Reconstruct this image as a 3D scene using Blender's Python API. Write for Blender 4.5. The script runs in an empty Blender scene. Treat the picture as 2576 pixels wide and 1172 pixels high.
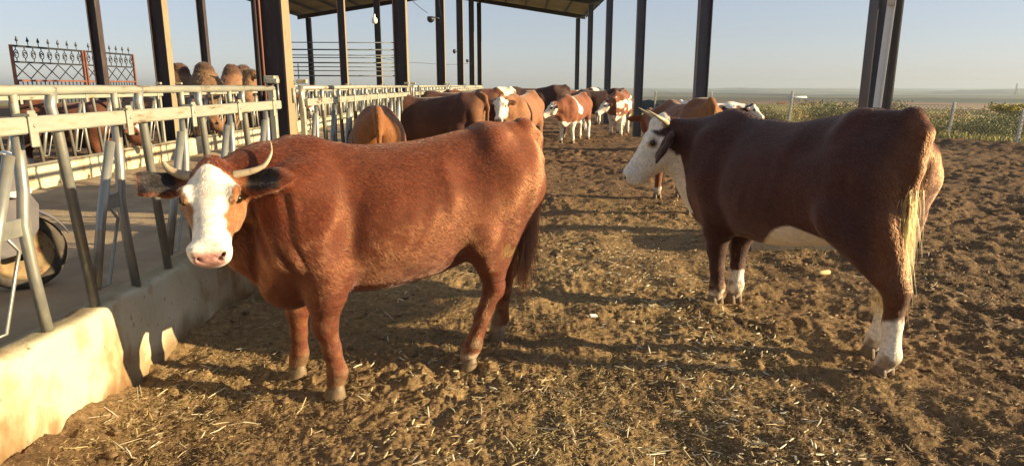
import bpy, math, random
import numpy as np
from mathutils import Vector, Matrix
R = math.radians
rng = np.random.default_rng(7)
random.seed(7)
S = bpy.context.scene
COL = S.collection

# ---------------------------------------------------------------- camera, sky, sun, exposure
cam = bpy.data.cameras.new('camera'); camo = bpy.data.objects.new('camera', cam); COL.objects.link(camo)
camo.location = (0, 0, 1.55); camo.rotation_euler = (R(90 - 12.45), 0, R(0.41))
cam.sensor_width = 36; cam.lens = 36 * 1680 / 2576; cam.clip_start = 0.05; cam.clip_end = 20000
S.camera = camo
SUN_TO = Vector((0.99, -0.11, 0.0)).normalized()          # horizontal direction towards the sun
SUN_EL = 13.0
sv = Vector((SUN_TO.x * math.cos(R(SUN_EL)), SUN_TO.y * math.cos(R(SUN_EL)), math.sin(R(SUN_EL))))
sun = bpy.data.lights.new('sun', 'SUN'); suno = bpy.data.objects.new('sun', sun); COL.objects.link(suno)
sun.energy = 4.6; sun.angle = R(0.6); sun.color = (1.0, 0.78, 0.46)
suno.rotation_euler = sv.to_track_quat('Z', 'Y').to_euler()
suno.location = (30, -5, 12)
W = bpy.data.worlds.new('World'); S.world = W; W.use_nodes = True
nt = W.node_tree; bg = nt.nodes['Background']
sky = nt.nodes.new('ShaderNodeTexSky'); sky.sky_type = 'NISHITA'; sky.sun_disc = False
sky.sun_elevation = R(SUN_EL); sky.sun_rotation = math.atan2(SUN_TO.x, SUN_TO.y)
sky.air_density = 1.0; sky.dust_density = .9; sky.ozone_density = 2.2; sky.altitude = 900
hsv = nt.nodes.new('ShaderNodeHueSaturation'); hsv.inputs['Saturation'].default_value = .72
tint = nt.nodes.new('ShaderNodeMix'); tint.data_type = 'RGBA'; tint.blend_type = 'MULTIPLY'; tint.inputs['Factor'].default_value = 1; tint.inputs['B'].default_value = (1.0, .93, 1.02, 1)
nt.links.new(sky.outputs[0], hsv.inputs['Color']); nt.links.new(hsv.outputs[0], tint.inputs['A']); hazy = nt.nodes.new('ShaderNodeMix'); hazy.data_type = 'RGBA'; hazy.inputs['Factor'].default_value = .42; hazy.inputs['B'].default_value = (2.75, 3.05, 3.25, 1)
nt.links.new(tint.outputs['Result'], hazy.inputs['A']); nt.links.new(hazy.outputs['Result'], bg.inputs[0]); bg.inputs[1].default_value = 0.06
S.view_settings.view_transform = 'Standard'; S.view_settings.look = 'None'
S.view_settings.exposure = 1.55; S.view_settings.gamma = 1.0
S.render.engine = 'CYCLES'
S.cycles.use_denoising = True
S.cycles.max_bounces = 6; S.cycles.diffuse_bounces = 3; S.cycles.glossy_bounces = 2
S.cycles.transmission_bounces = 4; S.cycles.transparent_max_bounces = 8
S.cycles.sample_clamp_indirect = 4

# ---------------------------------------------------------------- numpy noise
def _h(ix, iy, iz):
    n = (ix.astype(np.int64) * 374761393 + iy.astype(np.int64) * 668265263 + iz.astype(np.int64) * 2147483647) & 0xffffffff
    n = ((n ^ (n >> 13)) * 1274126177) & 0xffffffff
    return ((n ^ (n >> 16)) & 0xffffff) / float(0xffffff)
def vn(p, f, seed=0):
    """value noise in -1..1 at points p (n,3)"""
    q = np.asarray(p, float) * f + seed * 17.31
    i = np.floor(q).astype(np.int64); t = q - i; t = t * t * (3 - 2 * t)
    r = 0
    for dx in (0, 1):
        wx = t[:, 0] if dx else 1 - t[:, 0]
        for dy in (0, 1):
            wy = t[:, 1] if dy else 1 - t[:, 1]
            for dz in (0, 1):
                wz = t[:, 2] if dz else 1 - t[:, 2]
                r = r + wx * wy * wz * _h(i[:, 0] + dx, i[:, 1] + dy, i[:, 2] + dz)
    return r * 2 - 1
def vn2(x, y, f, seed=0):
    qx = x * f + seed * 13.7; qy = y * f + seed * 7.9
    ix = np.floor(qx).astype(np.int64); iy = np.floor(qy).astype(np.int64)
    tx = qx - ix; ty = qy - iy; tx = tx * tx * (3 - 2 * tx); ty = ty * ty * (3 - 2 * ty)
    s = np.full_like(ix, seed)
    a = _h(ix, iy, s); b = _h(ix + 1, iy, s); c = _h(ix, iy + 1, s); d = _h(ix + 1, iy + 1, s)
    return ((a * (1 - tx) + b * tx) * (1 - ty) + (c * (1 - tx) + d * tx) * ty) * 2 - 1

def unit(a): return a / (np.linalg.norm(a, axis=-1, keepdims=True) + 1e-9)
def sm(x, a, b):
    t = np.clip((x - a) / (b - a), 0, 1); return t * t * (3 - 2 * t)
def mixc(C, c, w): return C * (1 - w[:, None]) + np.array(c)[None] * w[:, None]
# ---------------------------------------------------------------- objects and tags
def tag(o, label=None, cat=None, group=None, kind=None):
    if label: o['label'] = label
    if cat: o['category'] = cat
    if group: o['group'] = group
    if kind: o['kind'] = kind
    return o
def link(name, me, mats, parent=None):
    o = bpy.data.objects.new(name, me); COL.objects.link(o)
    if mats is not None and hasattr(me, 'materials') and not len(me.materials):
        for m in (mats if isinstance(mats, (list, tuple)) else [mats]): me.materials.append(m)
    if parent is not None: o.parent = parent
    return o
def empty(name, loc, rz=0):
    o = bpy.data.objects.new(name, None); COL.objects.link(o); o.location = loc; o.rotation_euler = (0, 0, rz)
    o.empty_display_size = 0.1
    return o
def copy_tree(o, parent=None):
    c = o.copy(); COL.objects.link(c); c.parent = parent
    for ch in list(o.children): copy_tree(ch, c)
    return c
def np_mesh(name, V, F, smooth=True, col=None):
    """fast mesh from vertex array and an (m,3|4) face array"""
    me = bpy.data.meshes.new(name); V = np.asarray(V, np.float32); F = np.asarray(F, np.int32); k = F.shape[1]
    me.vertices.add(len(V)); me.vertices.foreach_set('co', V.ravel())
    me.loops.add(F.size); me.loops.foreach_set('vertex_index', F.ravel())
    me.polygons.add(len(F)); me.polygons.foreach_set('loop_start', np.arange(len(F), dtype=np.int32) * k)
    me.polygons.foreach_set('loop_total', np.full(len(F), k, np.int32))
    me.polygons.foreach_set('use_smooth', np.full(len(F), smooth, bool))
    if col is not None:
        a = me.attributes.new('Col', 'FLOAT_COLOR', 'POINT')
        a.data.foreach_set('color', np.c_[np.clip(col, 0, 1), np.ones(len(V))].astype(np.float32).ravel())
    me.update(calc_edges=True); me.validate()
    return me

class MB:
    """collects shapes into one mesh"""
    def __init__(s): s.v = []; s.f = []; s.sm = []
    def add(s, vs, fs, smooth=False):
        o = len(s.v); s.v += [tuple(v) for v in vs]; s.f += [tuple(i + o for i in f) for f in fs]; s.sm += [smooth] * len(fs)
        return s
    def box(s, c, size, M=None, bev=0.0):
        x, y, z = [a / 2 for a in size]; c = Vector(c)
        if bev <= 0:
            vs = [(i * x, j * y, k * z) for i in (-1, 1) for j in (-1, 1) for k in (-1, 1)]
            fs = [(0, 1, 3, 2), (4, 6, 7, 5), (0, 4, 5, 1), (2, 3, 7, 6), (0, 2, 6, 4), (1, 5, 7, 3)]
        else:
            b = min(bev, x * .9, y * .9, z * .9); vs = []; idx = {}
            for i in (-1, 1):
                for j in (-1, 1):
                    for k in (-1, 1):
                        for a in range(3):
                            p = [i * x, j * y, k * z]
                            for q in range(3):
                                if q != a: p[q] -= (i, j, k)[q] * b
                            idx[(i, j, k, a)] = len(vs); vs.append(tuple(p))
            fs = []
            for i in (-1, 1):
                fs.append([idx[(i, -1, -1, 0)], idx[(i, 1, -1, 0)], idx[(i, 1, 1, 0)], idx[(i, -1, 1, 0)]][::1 if i > 0 else -1])
                fs.append([idx[(-1, i, -1, 1)], idx[(1, i, -1, 1)], idx[(1, i, 1, 1)], idx[(-1, i, 1, 1)]][::-1 if i > 0 else 1])
                fs.append([idx[(-1, -1, i, 2)], idx[(1, -1, i, 2)], idx[(1, 1, i, 2)], idx[(-1, 1, i, 2)]][::1 if i > 0 else -1])
                for j in (-1, 1):
                    fs.append([idx[(i, j, -1, 0)], idx[(i, j, 1, 0)], idx[(i, j, 1, 1)], idx[(i, j, -1, 1)]][::1 if i * j > 0 else -1])
                    fs.append([idx[(i, -1, j, 0)], idx[(i, 1, j, 0)], idx[(i, 1, j, 2)], idx[(i, -1, j, 2)]][::-1 if i * j > 0 else 1])
                    fs.append([idx[(-1, i, j, 1)], idx[(1, i, j, 1)], idx[(1, i, j, 2)], idx[(-1, i, j, 2)]][::1 if i * j > 0 else -1])
                    for k in (-1, 1):
                        t = [idx[(i, j, k, 0)], idx[(i, j, k, 1)], idx[(i, j, k, 2)]]
                        fs.append(t if i * j * k > 0 else t[::-1])
        if M is not None: vs = [M @ Vector(v) for v in vs]
        return s.add([Vector(v) + c for v in vs], fs)
    def bar(s, a, b, w, h, up=(0, 0, 1)):
        a = Vector(a); b = Vector(b); d = b - a; L = d.length; d.normalize()
        u = Vector(up); u = u - d * u.dot(d)
        if u.length < 1e-4: u = Vector((1, 0, 0)) - d * d.x
        u.normalize(); r = d.cross(u)
        M = Matrix((r, d, u)).transposed()
        return s.box((a + b) / 2, (w, L, h), M)
    def tube(s, pts, r, n=8, cap=True):
        pts = [Vector(p) for p in pts]; m = len(pts); rr = r if isinstance(r, (list, tuple)) else [r] * m
        vs = []; prev = None
        for i, p in enumerate(pts):
            d = (pts[min(i + 1, m - 1)] - pts[max(i - 1, 0)]).normalized()
            if prev is None:
                u = Vector((0, 0, 1)) if abs(d.z) < .9 else Vector((1, 0, 0))
            else: u = prev
            u = (u - d * u.dot(d)).normalized(); prev = u; w = d.cross(u)
            for k in range(n):
                t = 2 * math.pi * k / n
                vs.append(p + (u * math.cos(t) + w * math.sin(t)) * rr[i])
        fs = [(i * n + k, i * n + (k + 1) % n, (i + 1) * n + (k + 1) % n, (i + 1) * n + k) for i in range(m - 1) for k in range(n)]
        o = len(s.v); s.add(vs, fs, True)
        if cap: s.add([], []); s.f += [tuple(o + k for k in range(n))[::-1], tuple(o + (m - 1) * n + k for k in range(n))]; s.sm += [False, False]
        return s
    def lathe(s, prof, n=24, c=(0, 0, 0), M=None):
        """prof: (radius, z) pairs about z"""
        vs = []
        for r, z in prof:
            for k in range(n):
                t = 2 * math.pi * k / n; v = Vector((r * math.cos(t), r * math.sin(t), z))
                vs.append((M @ v if M is not None else v) + Vector(c))
        fs = [(i * n + k, i * n + (k + 1) % n, (i + 1) * n + (k + 1) % n, (i + 1) * n + k) for i in range(len(prof) - 1) for k in range(n)]
        return s.add(vs, fs, True)
    def build(s, name, mat, parent=None):
        me = bpy.data.meshes.new(name); me.from_pydata(s.v, [], s.f); me.polygons.foreach_set('use_smooth', s.sm); me.update()
        return link(name, me, mat, parent)

# ---------------------------------------------------------------- materials
def mat(name, col=(.5, .5, .5), rough=.6, metal=0.0, spec=.5):
    m = bpy.data.materials.new(name); m.use_nodes = True; b = m.node_tree.nodes['Principled BSDF']
    b.inputs['Base Color'].default_value = (*col, 1); b.inputs['Roughness'].default_value = rough
    b.inputs['Metallic'].default_value = metal; b.inputs['Specular IOR Level'].default_value = spec
    return m
def nodes(m): return m.node_tree.nodes, m.node_tree.links, m.node_tree.nodes['Principled BSDF']
def noise_col(m, stops, scale=8, detail=6, rough=.6, coord='Object', stretch=None, bump=0, bump_scale=None, dist=.02, distortion=0):
    N, L, B = nodes(m)
    tc = N.new('ShaderNodeTexCoord'); mp = N.new('ShaderNodeMapping'); L.new(tc.outputs[coord], mp.inputs[0])
    if stretch: mp.inputs['Scale'].default_value = stretch
    n = N.new('ShaderNodeTexNoise'); n.inputs['Scale'].default_value = scale; n.inputs['Detail'].default_value = detail; n.inputs['Roughness'].default_value = rough
    n.inputs['Distortion'].default_value = distortion
    L.new(mp.outputs[0], n.inputs['Vector'])
    r = N.new('ShaderNodeValToRGB'); L.new(n.outputs['Fac'], r.inputs[0])
    e = r.color_ramp.elements
    while len(e) < len(stops): e.new(.5)
    for k, (p, c) in enumerate(stops): e[k].position = p; e[k].color = (*c, 1)
    L.new(r.outputs[0], B.inputs['Base Color'])
    if bump:
        n2 = N.new('ShaderNodeTexNoise'); n2.inputs['Scale'].default_value = bump_scale or scale * 4; n2.inputs['Detail'].default_value = 8; n2.inputs['Roughness'].default_value = .65
        L.new(mp.outputs[0], n2.inputs['Vector'])
        bp = N.new('ShaderNodeBump'); bp.inputs['Strength'].default_value = bump; bp.inputs['Distance'].default_value = dist
        L.new(n2.outputs['Fac'], bp.inputs['Height']); L.new(bp.outputs[0], B.inputs['Normal'])
    return m
M = {}
M['galv'] = noise_col(mat('galvanised_steel', rough=.38, metal=.55), [(.3, (.22, .23, .215)), (.55, (.32, .315, .275)), (.7, (.30, .26, .19)), (.78, (.16, .11, .07))], scale=9, bump=.08, bump_scale=120, dist=.003)
M['galv_paint'] = noise_col(mat('dull_zinc', rough=.5, metal=.15), [(.3, (.25, .255, .21)), (.5, (.32, .32, .26)), (.60, (.29, .265, .19)), (.68, (.12, .085, .05))], scale=7, stretch=(3, .6, 3), bump=.15, bump_scale=60, dist=.004)
M['column'] = noise_col(mat('dark_red_oxide_steel', rough=.55), [(.3, (.030, .022, .022)), (.55, (.048, .032, .030)), (.75, (.11, .085, .06))], scale=5, stretch=(2, 2, .5), bump=.2, bump_scale=30, dist=.004)
M['sunlit_tone'] = noise_col(mat('sunlit_flange', rough=.7), [(.3, (.20, .15, .085)), (.55, (.26, .20, .12)), (.72, (.10, .07, .045))], scale=6, stretch=(2, 2, .5), bump=.2, bump_scale=40, dist=.003)  # lighter flange tone, low sun painted into the colour
M['column_grey'] = noise_col(mat('grey_primer_steel', rough=.5), [(.3, (.045, .045, .055)), (.6, (.075, .072, .080)), (.8, (.13, .12, .11))], scale=4, stretch=(2, 2, .4), bump=.15, bump_scale=30, dist=.004)
M['rafter'] = noise_col(mat('rafter_paint', rough=.55), [(.3, (.035, .036, .042)), (.7, (.06, .058, .06))], scale=3)
M['wire'] = mat('black_cable', (.02, .02, .022), .6)
M['white_plastic'] = noise_col(mat('white_plastic', rough=.4), [(.3, (.7, .7, .66)), (.7, (.78, .77, .72))], scale=30)
M['horn'] = noise_col(mat('horn', rough=.45), [(.3, (.27, .20, .12)), (.55, (.42, .34, .22)), (.75, (.15, .11, .075))], scale=18, stretch=(1, 1, 1), bump=.2, bump_scale=60, dist=.003)
M['hoof'] = noise_col(mat('hoof', rough=.6), [(.3, (.10, .066, .035)), (.7, (.20, .135, .07))], scale=25, bump=.3, bump_scale=80, dist=.004)
M['eye'] = mat('eye', (.012, .008, .006), .08)
M['rust'] = noise_col(mat('rusty_rim', rough=.75), [(.3, (.22, .15, .075)), (.5, (.30, .21, .10)), (.66, (.17, .065, .03))], scale=14, bump=.3, bump_scale=60, dist=.004)
M['rubber'] = noise_col(mat('rubber', rough=.85), [(.3, (.03, .027, .024)), (.7, (.09, .07, .05))], scale=20, bump=.3, bump_scale=90, dist=.003)
M['black_metal'] = noise_col(mat('black_metal', rough=.45), [(.3, (.012, .012, .013)), (.7, (.04, .036, .033))], scale=20)
M['fairing'] = noise_col(mat('grey_fairing', rough=.45), [(.3, (.13, .12, .13)), (.7, (.20, .18, .17))], scale=12)
M['gate_black'] = mat('gate_black', (.02, .022, .026), .5)
M['gate_red'] = noise_col(mat('gate_maroon', rough=.6), [(.3, (.10, .035, .03)), (.7, (.20, .08, .05))], scale=8)
# ---------------------------------------------------------------- ground: one sheet from under the camera to the horizon
def outside(x, y):
    return np.maximum(np.minimum((x - 13.2) * .87 + (y - 17.9) * .49, x - 4.6), y - 52)
def alley(x): return (x < -2.02) & (x > -6.72)
def terrain(x, y):
    o = outside(x, y); r = np.hypot(x, y)
    z = -.22 * sm(o, 0, 3) - 10.8 * sm(o, 6, 190) - 9 * sm(o, 500, 1500)
    z = z + .10 * np.exp(-((o + .8) / .8) ** 2) * (x > 5)                          # low bank along the fence
    z = z + (vn2(x, y, 1 / 330., 3) + .4 * vn2(x, y, 1 / 110., 6)) * (2.0 * sm(r, 260, 700) + 2.5 * sm(r, 900, 2200))
    az = np.arctan2(x, y); o1 = np.zeros_like(az)
    z = z + 21 * sm(r, 1900, 2900) * (1 - sm(r, 3100, 4200)) * np.clip(.36 + .5 * vn2(az, o1, 9, 4) + .22 * vn2(az, o1, 27, 5) + .07 * vn2(az, o1, 90, 6), 0, 2)
    z = z + 6 * sm(r, 900, 1250) * (1 - sm(r, 1350, 1900)) * np.clip(.3 + .7 * vn2(az, o1 + 3, 7, 7) + .2 * vn2(az, o1, 33, 8), 0, 2)
    return z + 9 * sm(-x, 500, 1500) * sm(r, 1600, 3600) * (.5 + .5 * vn2(x, y, 1 / 600., 9))
def relief(x, y):
    r = np.hypot(x, y); fade = 1 - sm(r, 30, 70); o = outside(x, y)
    ridg = lambda f, s: 1 - np.abs(vn2(x + .25 * vn2(x, y, f * .7, s + 50) / f, y + .25 * vn2(x, y, f * .7, s + 60) / f, f, s))
    rough = sm(x - .10 * y, 1.1, 2.6) * sm(y, 2.6, 4.0) * (1 - sm(o, -1, 0))          # trampled mud on the right
    rough = np.maximum(rough, .55 * sm(y, 9, 13) * (np.abs(x - .8) < 3.2))
    big = np.clip(.75 + .8 * vn2(x, y, .9, 21) + .3 * vn2(x, y, 2.3, 22), .2, 1.5)
    z = .018 * vn2(x, y, 1.6, 11) + .020 * vn2(x, y, 4.3, 12)
    z = z + (.016 * big + .022 * rough) * (ridg(6.5, 13) - .55) + .016 * big * sm(vn2(x, y, 13, 23), -.1, .7) + (.016 * big + .012 * rough) * (ridg(15, 14) - .5) + .008 * big * (ridg(33, 15) - .5) + .006 * vn2(x, y, 75, 16)
    z = z + .035 * rough * vn2(x, y, 2.6, 17)
    prints = vn2(x, y, 5.2, 19); z = z - .03 * sm(prints, .45, .7) * (.4 + .6 * rough)
    wall = np.exp(-np.maximum(x + 2.0, 0) / .16) * (x > -2.3); z = z + wall * (.055 + .05 * vn2(x * 0, y, 2.1, 18) + .025 * vn2(x, y, 9, 20))
    return z * fade * (1 - .7 * sm(o, 0, 3))
rings = [.9]
while rings[-1] < 24: rings.append(rings[-1] * 1.0044)
while rings[-1] < 70: rings.append(rings[-1] * 1.013)
while rings[-1] < 5200: rings.append(rings[-1] * 1.05)
rings = np.array(rings)
th = np.r_[np.linspace(R(-56), R(56), 800), np.linspace(R(56), R(304), 50)[1:-1]]
nr, nth = len(rings), len(th)
gx = (rings[:, None] * np.sin(th)[None]).ravel(); gy = (rings[:, None] * np.cos(th)[None]).ravel()
gz = terrain(gx, gy) + relief(gx, gy); gz = np.where(alley(gx), np.minimum(gz, .02) - .05, gz)
i, j = np.meshgrid(np.arange(nr - 1), np.arange(nth), indexing='ij'); j2 = (j + 1) % nth
Fq = np.stack([i * nth + j, (i + 1) * nth + j, (i + 1) * nth + j2, i * nth + j2], -1).reshape(-1, 4)
Vg = np.c_[gx, gy, gz]
# what grows or lies where: yard dirt, dry grass beyond the fence, fields further off
o_ = outside(gx, gy); rr = np.hypot(gx, gy)
Cg = np.tile([.208, .128, .064], (len(gx), 1)).astype(float)
strawy = np.clip(.55 + .8 * vn2(gx, gy, .55, 31), 0, 1) * (1 - sm(gx - .10 * gy, 1.0, 2.6)) * (1 - sm(gy, 5.5, 9.5))
Cg = mixc(Cg, (.33, .22, .10), strawy * .75)
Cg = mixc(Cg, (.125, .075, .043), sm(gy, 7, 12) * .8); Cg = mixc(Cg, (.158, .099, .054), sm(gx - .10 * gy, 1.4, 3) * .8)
Cg = mixc(Cg, (.10, .058, .030), np.clip(vn2(gx, gy, 2.2, 33) + .5 * vn2(gx, gy, 7, 34) - .1, 0, 1) * .8)
gr = sm(o_ + .6 * vn2(gx, gy, .5, 35), 0, 1.5)
Cg = mixc(Cg, (.30, .26, .10), gr); Cg = mixc(Cg, (.19, .20, .07), gr * np.clip(.4 + vn2(gx, gy, .12, 36), 0, 1))
far = sm(rr, 90, 150); band = vn2(gx * .35, gy, 1 / 75., 37) + .5 * vn2(gx * .5, gy, 1 / 25., 38)
Cg = mixc(Cg, (.44, .17, .075), far * gr); Cg = mixc(Cg, (.30, .22, .13), far * gr * sm(band, .2, .5)); Cg = mixc(Cg, (.20, .21, .10), far * gr * sm(-band, .1, .6) * .8)
Cg = mixc(Cg, (.17, .165, .11), sm(rr, 420, 700) * gr); Cg = mixc(Cg, (.045, .06, .045), sm(vn2(gx, gy, 1 / 200., 39) + .5 * vn2(gx, gy, 1 / 60., 40), .05, .4) * sm(rr, 420, 700) * .8)
Cg[:] = Cg * (1 + .22 * vn2(gx, gy, 30, 32) * (1 - sm(rr, 20, 50)))[:, None]
def ground_material():
    m = mat('yard_dirt', rough=.95, spec=.15); N, L, B = nodes(m)
    a = N.new('ShaderNodeAttribute'); a.attribute_name = 'Col'; tc = N.new('ShaderNodeTexCoord')
    def noise(scale, detail, rough=.6, dist=0, st=None):
        n = N.new('ShaderNodeTexNoise'); n.inputs['Scale'].default_value = scale; n.inputs['Detail'].default_value = detail; n.inputs['Roughness'].default_value = rough; n.inputs['Distortion'].default_value = dist
        if st:
            mp = N.new('ShaderNodeMapping'); mp.inputs['Scale'].default_value = st; L.new(tc.outputs['Object'], mp.inputs[0]); L.new(mp.outputs[0], n.inputs['Vector'])
        else: L.new(tc.outputs['Object'], n.inputs['Vector'])
        return n.outputs['Fac']
    def rng_(v, a0, a1, b0, b1):
        r = N.new('ShaderNodeMapRange'); r.inputs[1].default_value = a0; r.inputs[2].default_value = a1; r.inputs[3].default_value = b0; r.inputs[4].default_value = b1; L.new(v, r.inputs[0]); return r.outputs[0]
    def mix(A, Bc, f):
        x = N.new('ShaderNodeMix'); x.data_type = 'RGBA'; L.new(f, x.inputs['Factor']); L.new(A, x.inputs['A'])
        if isinstance(Bc, tuple): x.inputs['B'].default_value = (*Bc, 1)
        else: L.new(Bc, x.inputs['B'])
        return x.outputs['Result']
    sc = N.new('ShaderNodeVectorMath'); sc.operation = 'SCALE'; L.new(a.outputs['Color'], sc.inputs[0]); L.new(rng_(noise(28, 9, .7), .3, .7, .45, 1.5), sc.inputs['Scale'])
    geo = N.new('ShaderNodeNewGeometry'); ln = N.new('ShaderNodeVectorMath'); ln.operation = 'LENGTH'; L.new(geo.outputs['Position'], ln.inputs[0])
    near = rng_(ln.outputs['Value'], 8, 25, 1, 0)                                      # fine litter fades into the average further off
    f1 = N.new('ShaderNodeMath'); f1.operation = 'MULTIPLY'; L.new(rng_(noise(60, 4, .6, 1.5, (1, 2.2, 1)), .56, .66, 0, .75), f1.inputs[0]); L.new(near, f1.inputs[1])
    c = mix(sc.outputs[0], (.42, .30, .14), f1.outputs[0])
    f2 = N.new('ShaderNodeMath'); f2.operation = 'MULTIPLY'; L.new(rng_(noise(45, 5, .65, .6), .54, .68, 0, .7), f2.inputs[0]); L.new(near, f2.inputs[1])
    c = mix(c, (.075, .043, .023), f2.outputs[0]); L.new(c, B.inputs['Base Color'])
    bp = N.new('ShaderNodeBump'); bp.inputs['Strength'].default_value = .9; bp.inputs['Distance'].default_value = .012; L.new(noise(110, 8, .72), bp.inputs['Height'])
    b2 = N.new('ShaderNodeBump'); b2.inputs['Strength'].default_value = .6; b2.inputs['Distance'].default_value = .05; L.new(noise(9, 8, .7), b2.inputs['Height']); L.new(bp.outputs[0], b2.inputs['Normal']); L.new(b2.outputs[0], B.inputs['Normal'])
    return m
M['ground'] = ground_material()
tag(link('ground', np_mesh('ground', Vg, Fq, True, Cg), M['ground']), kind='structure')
def gz_at(x, y): return terrain(x, y) + relief(x, y)

# straw and chaff trodden into the yard: nobody could count it
def litter(name, n, xs, ys, len_, wid, cols, dens, seed, lift=.012, label=None):
    r = np.random.default_rng(seed); x = r.uniform(*xs, n * 3); d = r.random(n * 3) ** 1.6; y = ys[0] + (ys[1] - ys[0]) * d
    keep = r.random(n * 3) < dens(x, y); x, y = x[keep][:n], y[keep][:n]; n = len(x)
    L_ = r.uniform(*len_, n) * (.6 + .8 * r.random(n) ** 3); w = r.uniform(*wid, n); a = r.uniform(0, 2 * np.pi, n); t = r.normal(0, .22, n); z = gz_at(x, y) + lift * r.random(n) + .002
    d3 = np.stack([np.cos(a) * np.cos(t), np.sin(a) * np.cos(t), np.sin(t)], 1); up = unit(np.stack([r.normal(0, .35, n), r.normal(0, .35, n), np.ones(n)], 1)); sd = unit(np.cross(d3, up)); up = np.cross(sd, d3)
    c = np.stack([x, y, z], 1); k = r.normal(0, .05, n)[:, None]
    st = []
    for q, ww in ((-.5, .55), (0, 1.), (.5, .5)):
        mid = c + d3 * (q * L_)[:, None] + up * (k * (q * q * 2) * L_[:, None]) + sd * (r.normal(0, .03, n) * L_)[:, None]
        for sg, hh in ((-1, 0), (0, 1), (1, 0)): st.append(mid + sd * (sg * w * ww * .5)[:, None] + up * (hh * w * ww * .35)[:, None])
    V = np.stack(st, 1).reshape(-1, 3); b = (np.arange(n) * 9)[:, None]
    Fs = np.concatenate([b + np.array(f)[None] for f in ((0, 1, 4, 3), (1, 2, 5, 4), (3, 4, 7, 6), (4, 5, 8, 7))])
    cc = np.array(cols)[r.integers(0, len(cols), n)] * (.7 + .5 * r.random(n))[:, None]
    return tag(link(name, np_mesh(name, V, Fs, False, np.repeat(cc, 9, 0)), M['straw']), label, kind='stuff')
def straw_material():
    m = mat('straw', rough=.7, spec=.3); N, L, B = nodes(m); a = N.new('ShaderNodeAttribute'); a.attribute_name = 'Col'; L.new(a.outputs['Color'], B.inputs['Base Color']); return m
M['straw'] = straw_material()
STRAW = [(.46, .35, .16), (.36, .26, .10), (.28, .19, .075), (.52, .43, .25), (.20, .13, .055), (.30, .23, .08)]
yard = lambda x, y: (x > -1.93) & (outside(x, y) < -.3)
dens1 = lambda x, y: yard(x, y) * np.clip(.34 + .75 * vn2(x, y, 1.0, 71) + .3 * vn2(x, y, 4, 72), .03, 1) * (1 - .75 * sm(x - .12 * y, 1.2, 2.6)) * (1 - .8 * sm(y, 6, 11))
litter('straw_litter', 60000, (-2, 5), (1.7, 12), (.010, .042), (.0025, .0065), STRAW, dens1, 1)
litter('straw_litter', 1500, (-2, 4), (1.8, 9), (.05, .13), (.004, .009), [(.55, .46, .27), (.42, .33, .16), (.60, .54, .38)], dens1, 2, lift=.02)
CHAFF = [(.30, .19, .085), (.21, .125, .058), (.38, .27, .12), (.14, .08, .04), (.26, .18, .085)]
litter('chaff', 110000, (-2, 6.5), (1.6, 9), (.012, .038), (.0018, .0042), CHAFF, lambda x, y: yard(x, y) * np.clip(.45 + .7 * vn2(x, y, .8, 73) + .3 * vn2(x, y, 2.5, 74), .05, 1) * (1 - .6 * sm(x - .12 * y, 1.5, 3)), 3, lift=.014)
litter('husks', 2600, (-1.6, 3), (2.2, 6.5), (.025, .07), (.007, .014), [(.52, .43, .25), (.44, .34, .17), (.58, .52, .36)], lambda x, y: yard(x, y) * np.exp(-((x - .5) / 1.3) ** 2) * np.clip(.3 + vn2(x, y, 1.3, 75), .02, 1), 5, lift=.02)
def clods(n, seed):
    """lumps of trodden dung and earth"""
    r = np.random.default_rng(seed); x = r.uniform(-1.9, 7, n * 2); y = 1.7 + 10 * r.random(n * 2) ** 1.7
    k = yard(x, y) & (r.random(n * 2) < .35 + .65 * sm(x - .1 * y, .6, 2.4)); x, y = x[k][:n], y[k][:n]; n = len(x)
    t = (1 + 5**.5) / 2; iv = unit(np.array([(-1, t, 0), (1, t, 0), (-1, -t, 0), (1, -t, 0), (0, -1, t), (0, 1, t), (0, -1, -t), (0, 1, -t), (t, 0, -1), (t, 0, 1), (-t, 0, -1), (-t, 0, 1)], float))
    fc = np.array([(0, 11, 5), (0, 5, 1), (0, 1, 7), (0, 7, 10), (0, 10, 11), (1, 5, 9), (5, 11, 4), (11, 10, 2), (10, 7, 6), (7, 1, 8), (3, 9, 4), (3, 4, 2), (3, 2, 6), (3, 6, 8), (3, 8, 9), (4, 9, 5), (2, 4, 11), (6, 2, 10), (8, 6, 7), (9, 8, 1)])
    s = .005 + .014 * r.random(n) ** 3; V = iv[None] * (1 + .45 * r.normal(size=(n, 12, 1))) * s[:, None, None] * np.array([1.3, 1.0, .6]) + np.stack([x, y, gz_at(x, y) + s * .35], 1)[:, None]
    Fc = (np.arange(n) * 12)[:, None, None] + fc[None]; cc = np.array([(.15, .09, .04), (.11, .065, .032), (.20, .13, .055), (.13, .078, .04)])[r.integers(0, 4, n)]
    tag(link('dung_clods', np_mesh('clods', V.reshape(-1, 3), Fc.reshape(-1, 3), True, np.repeat(cc, 12, 0)), M['straw']), kind='stuff')
clods(7000, 4)

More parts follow.
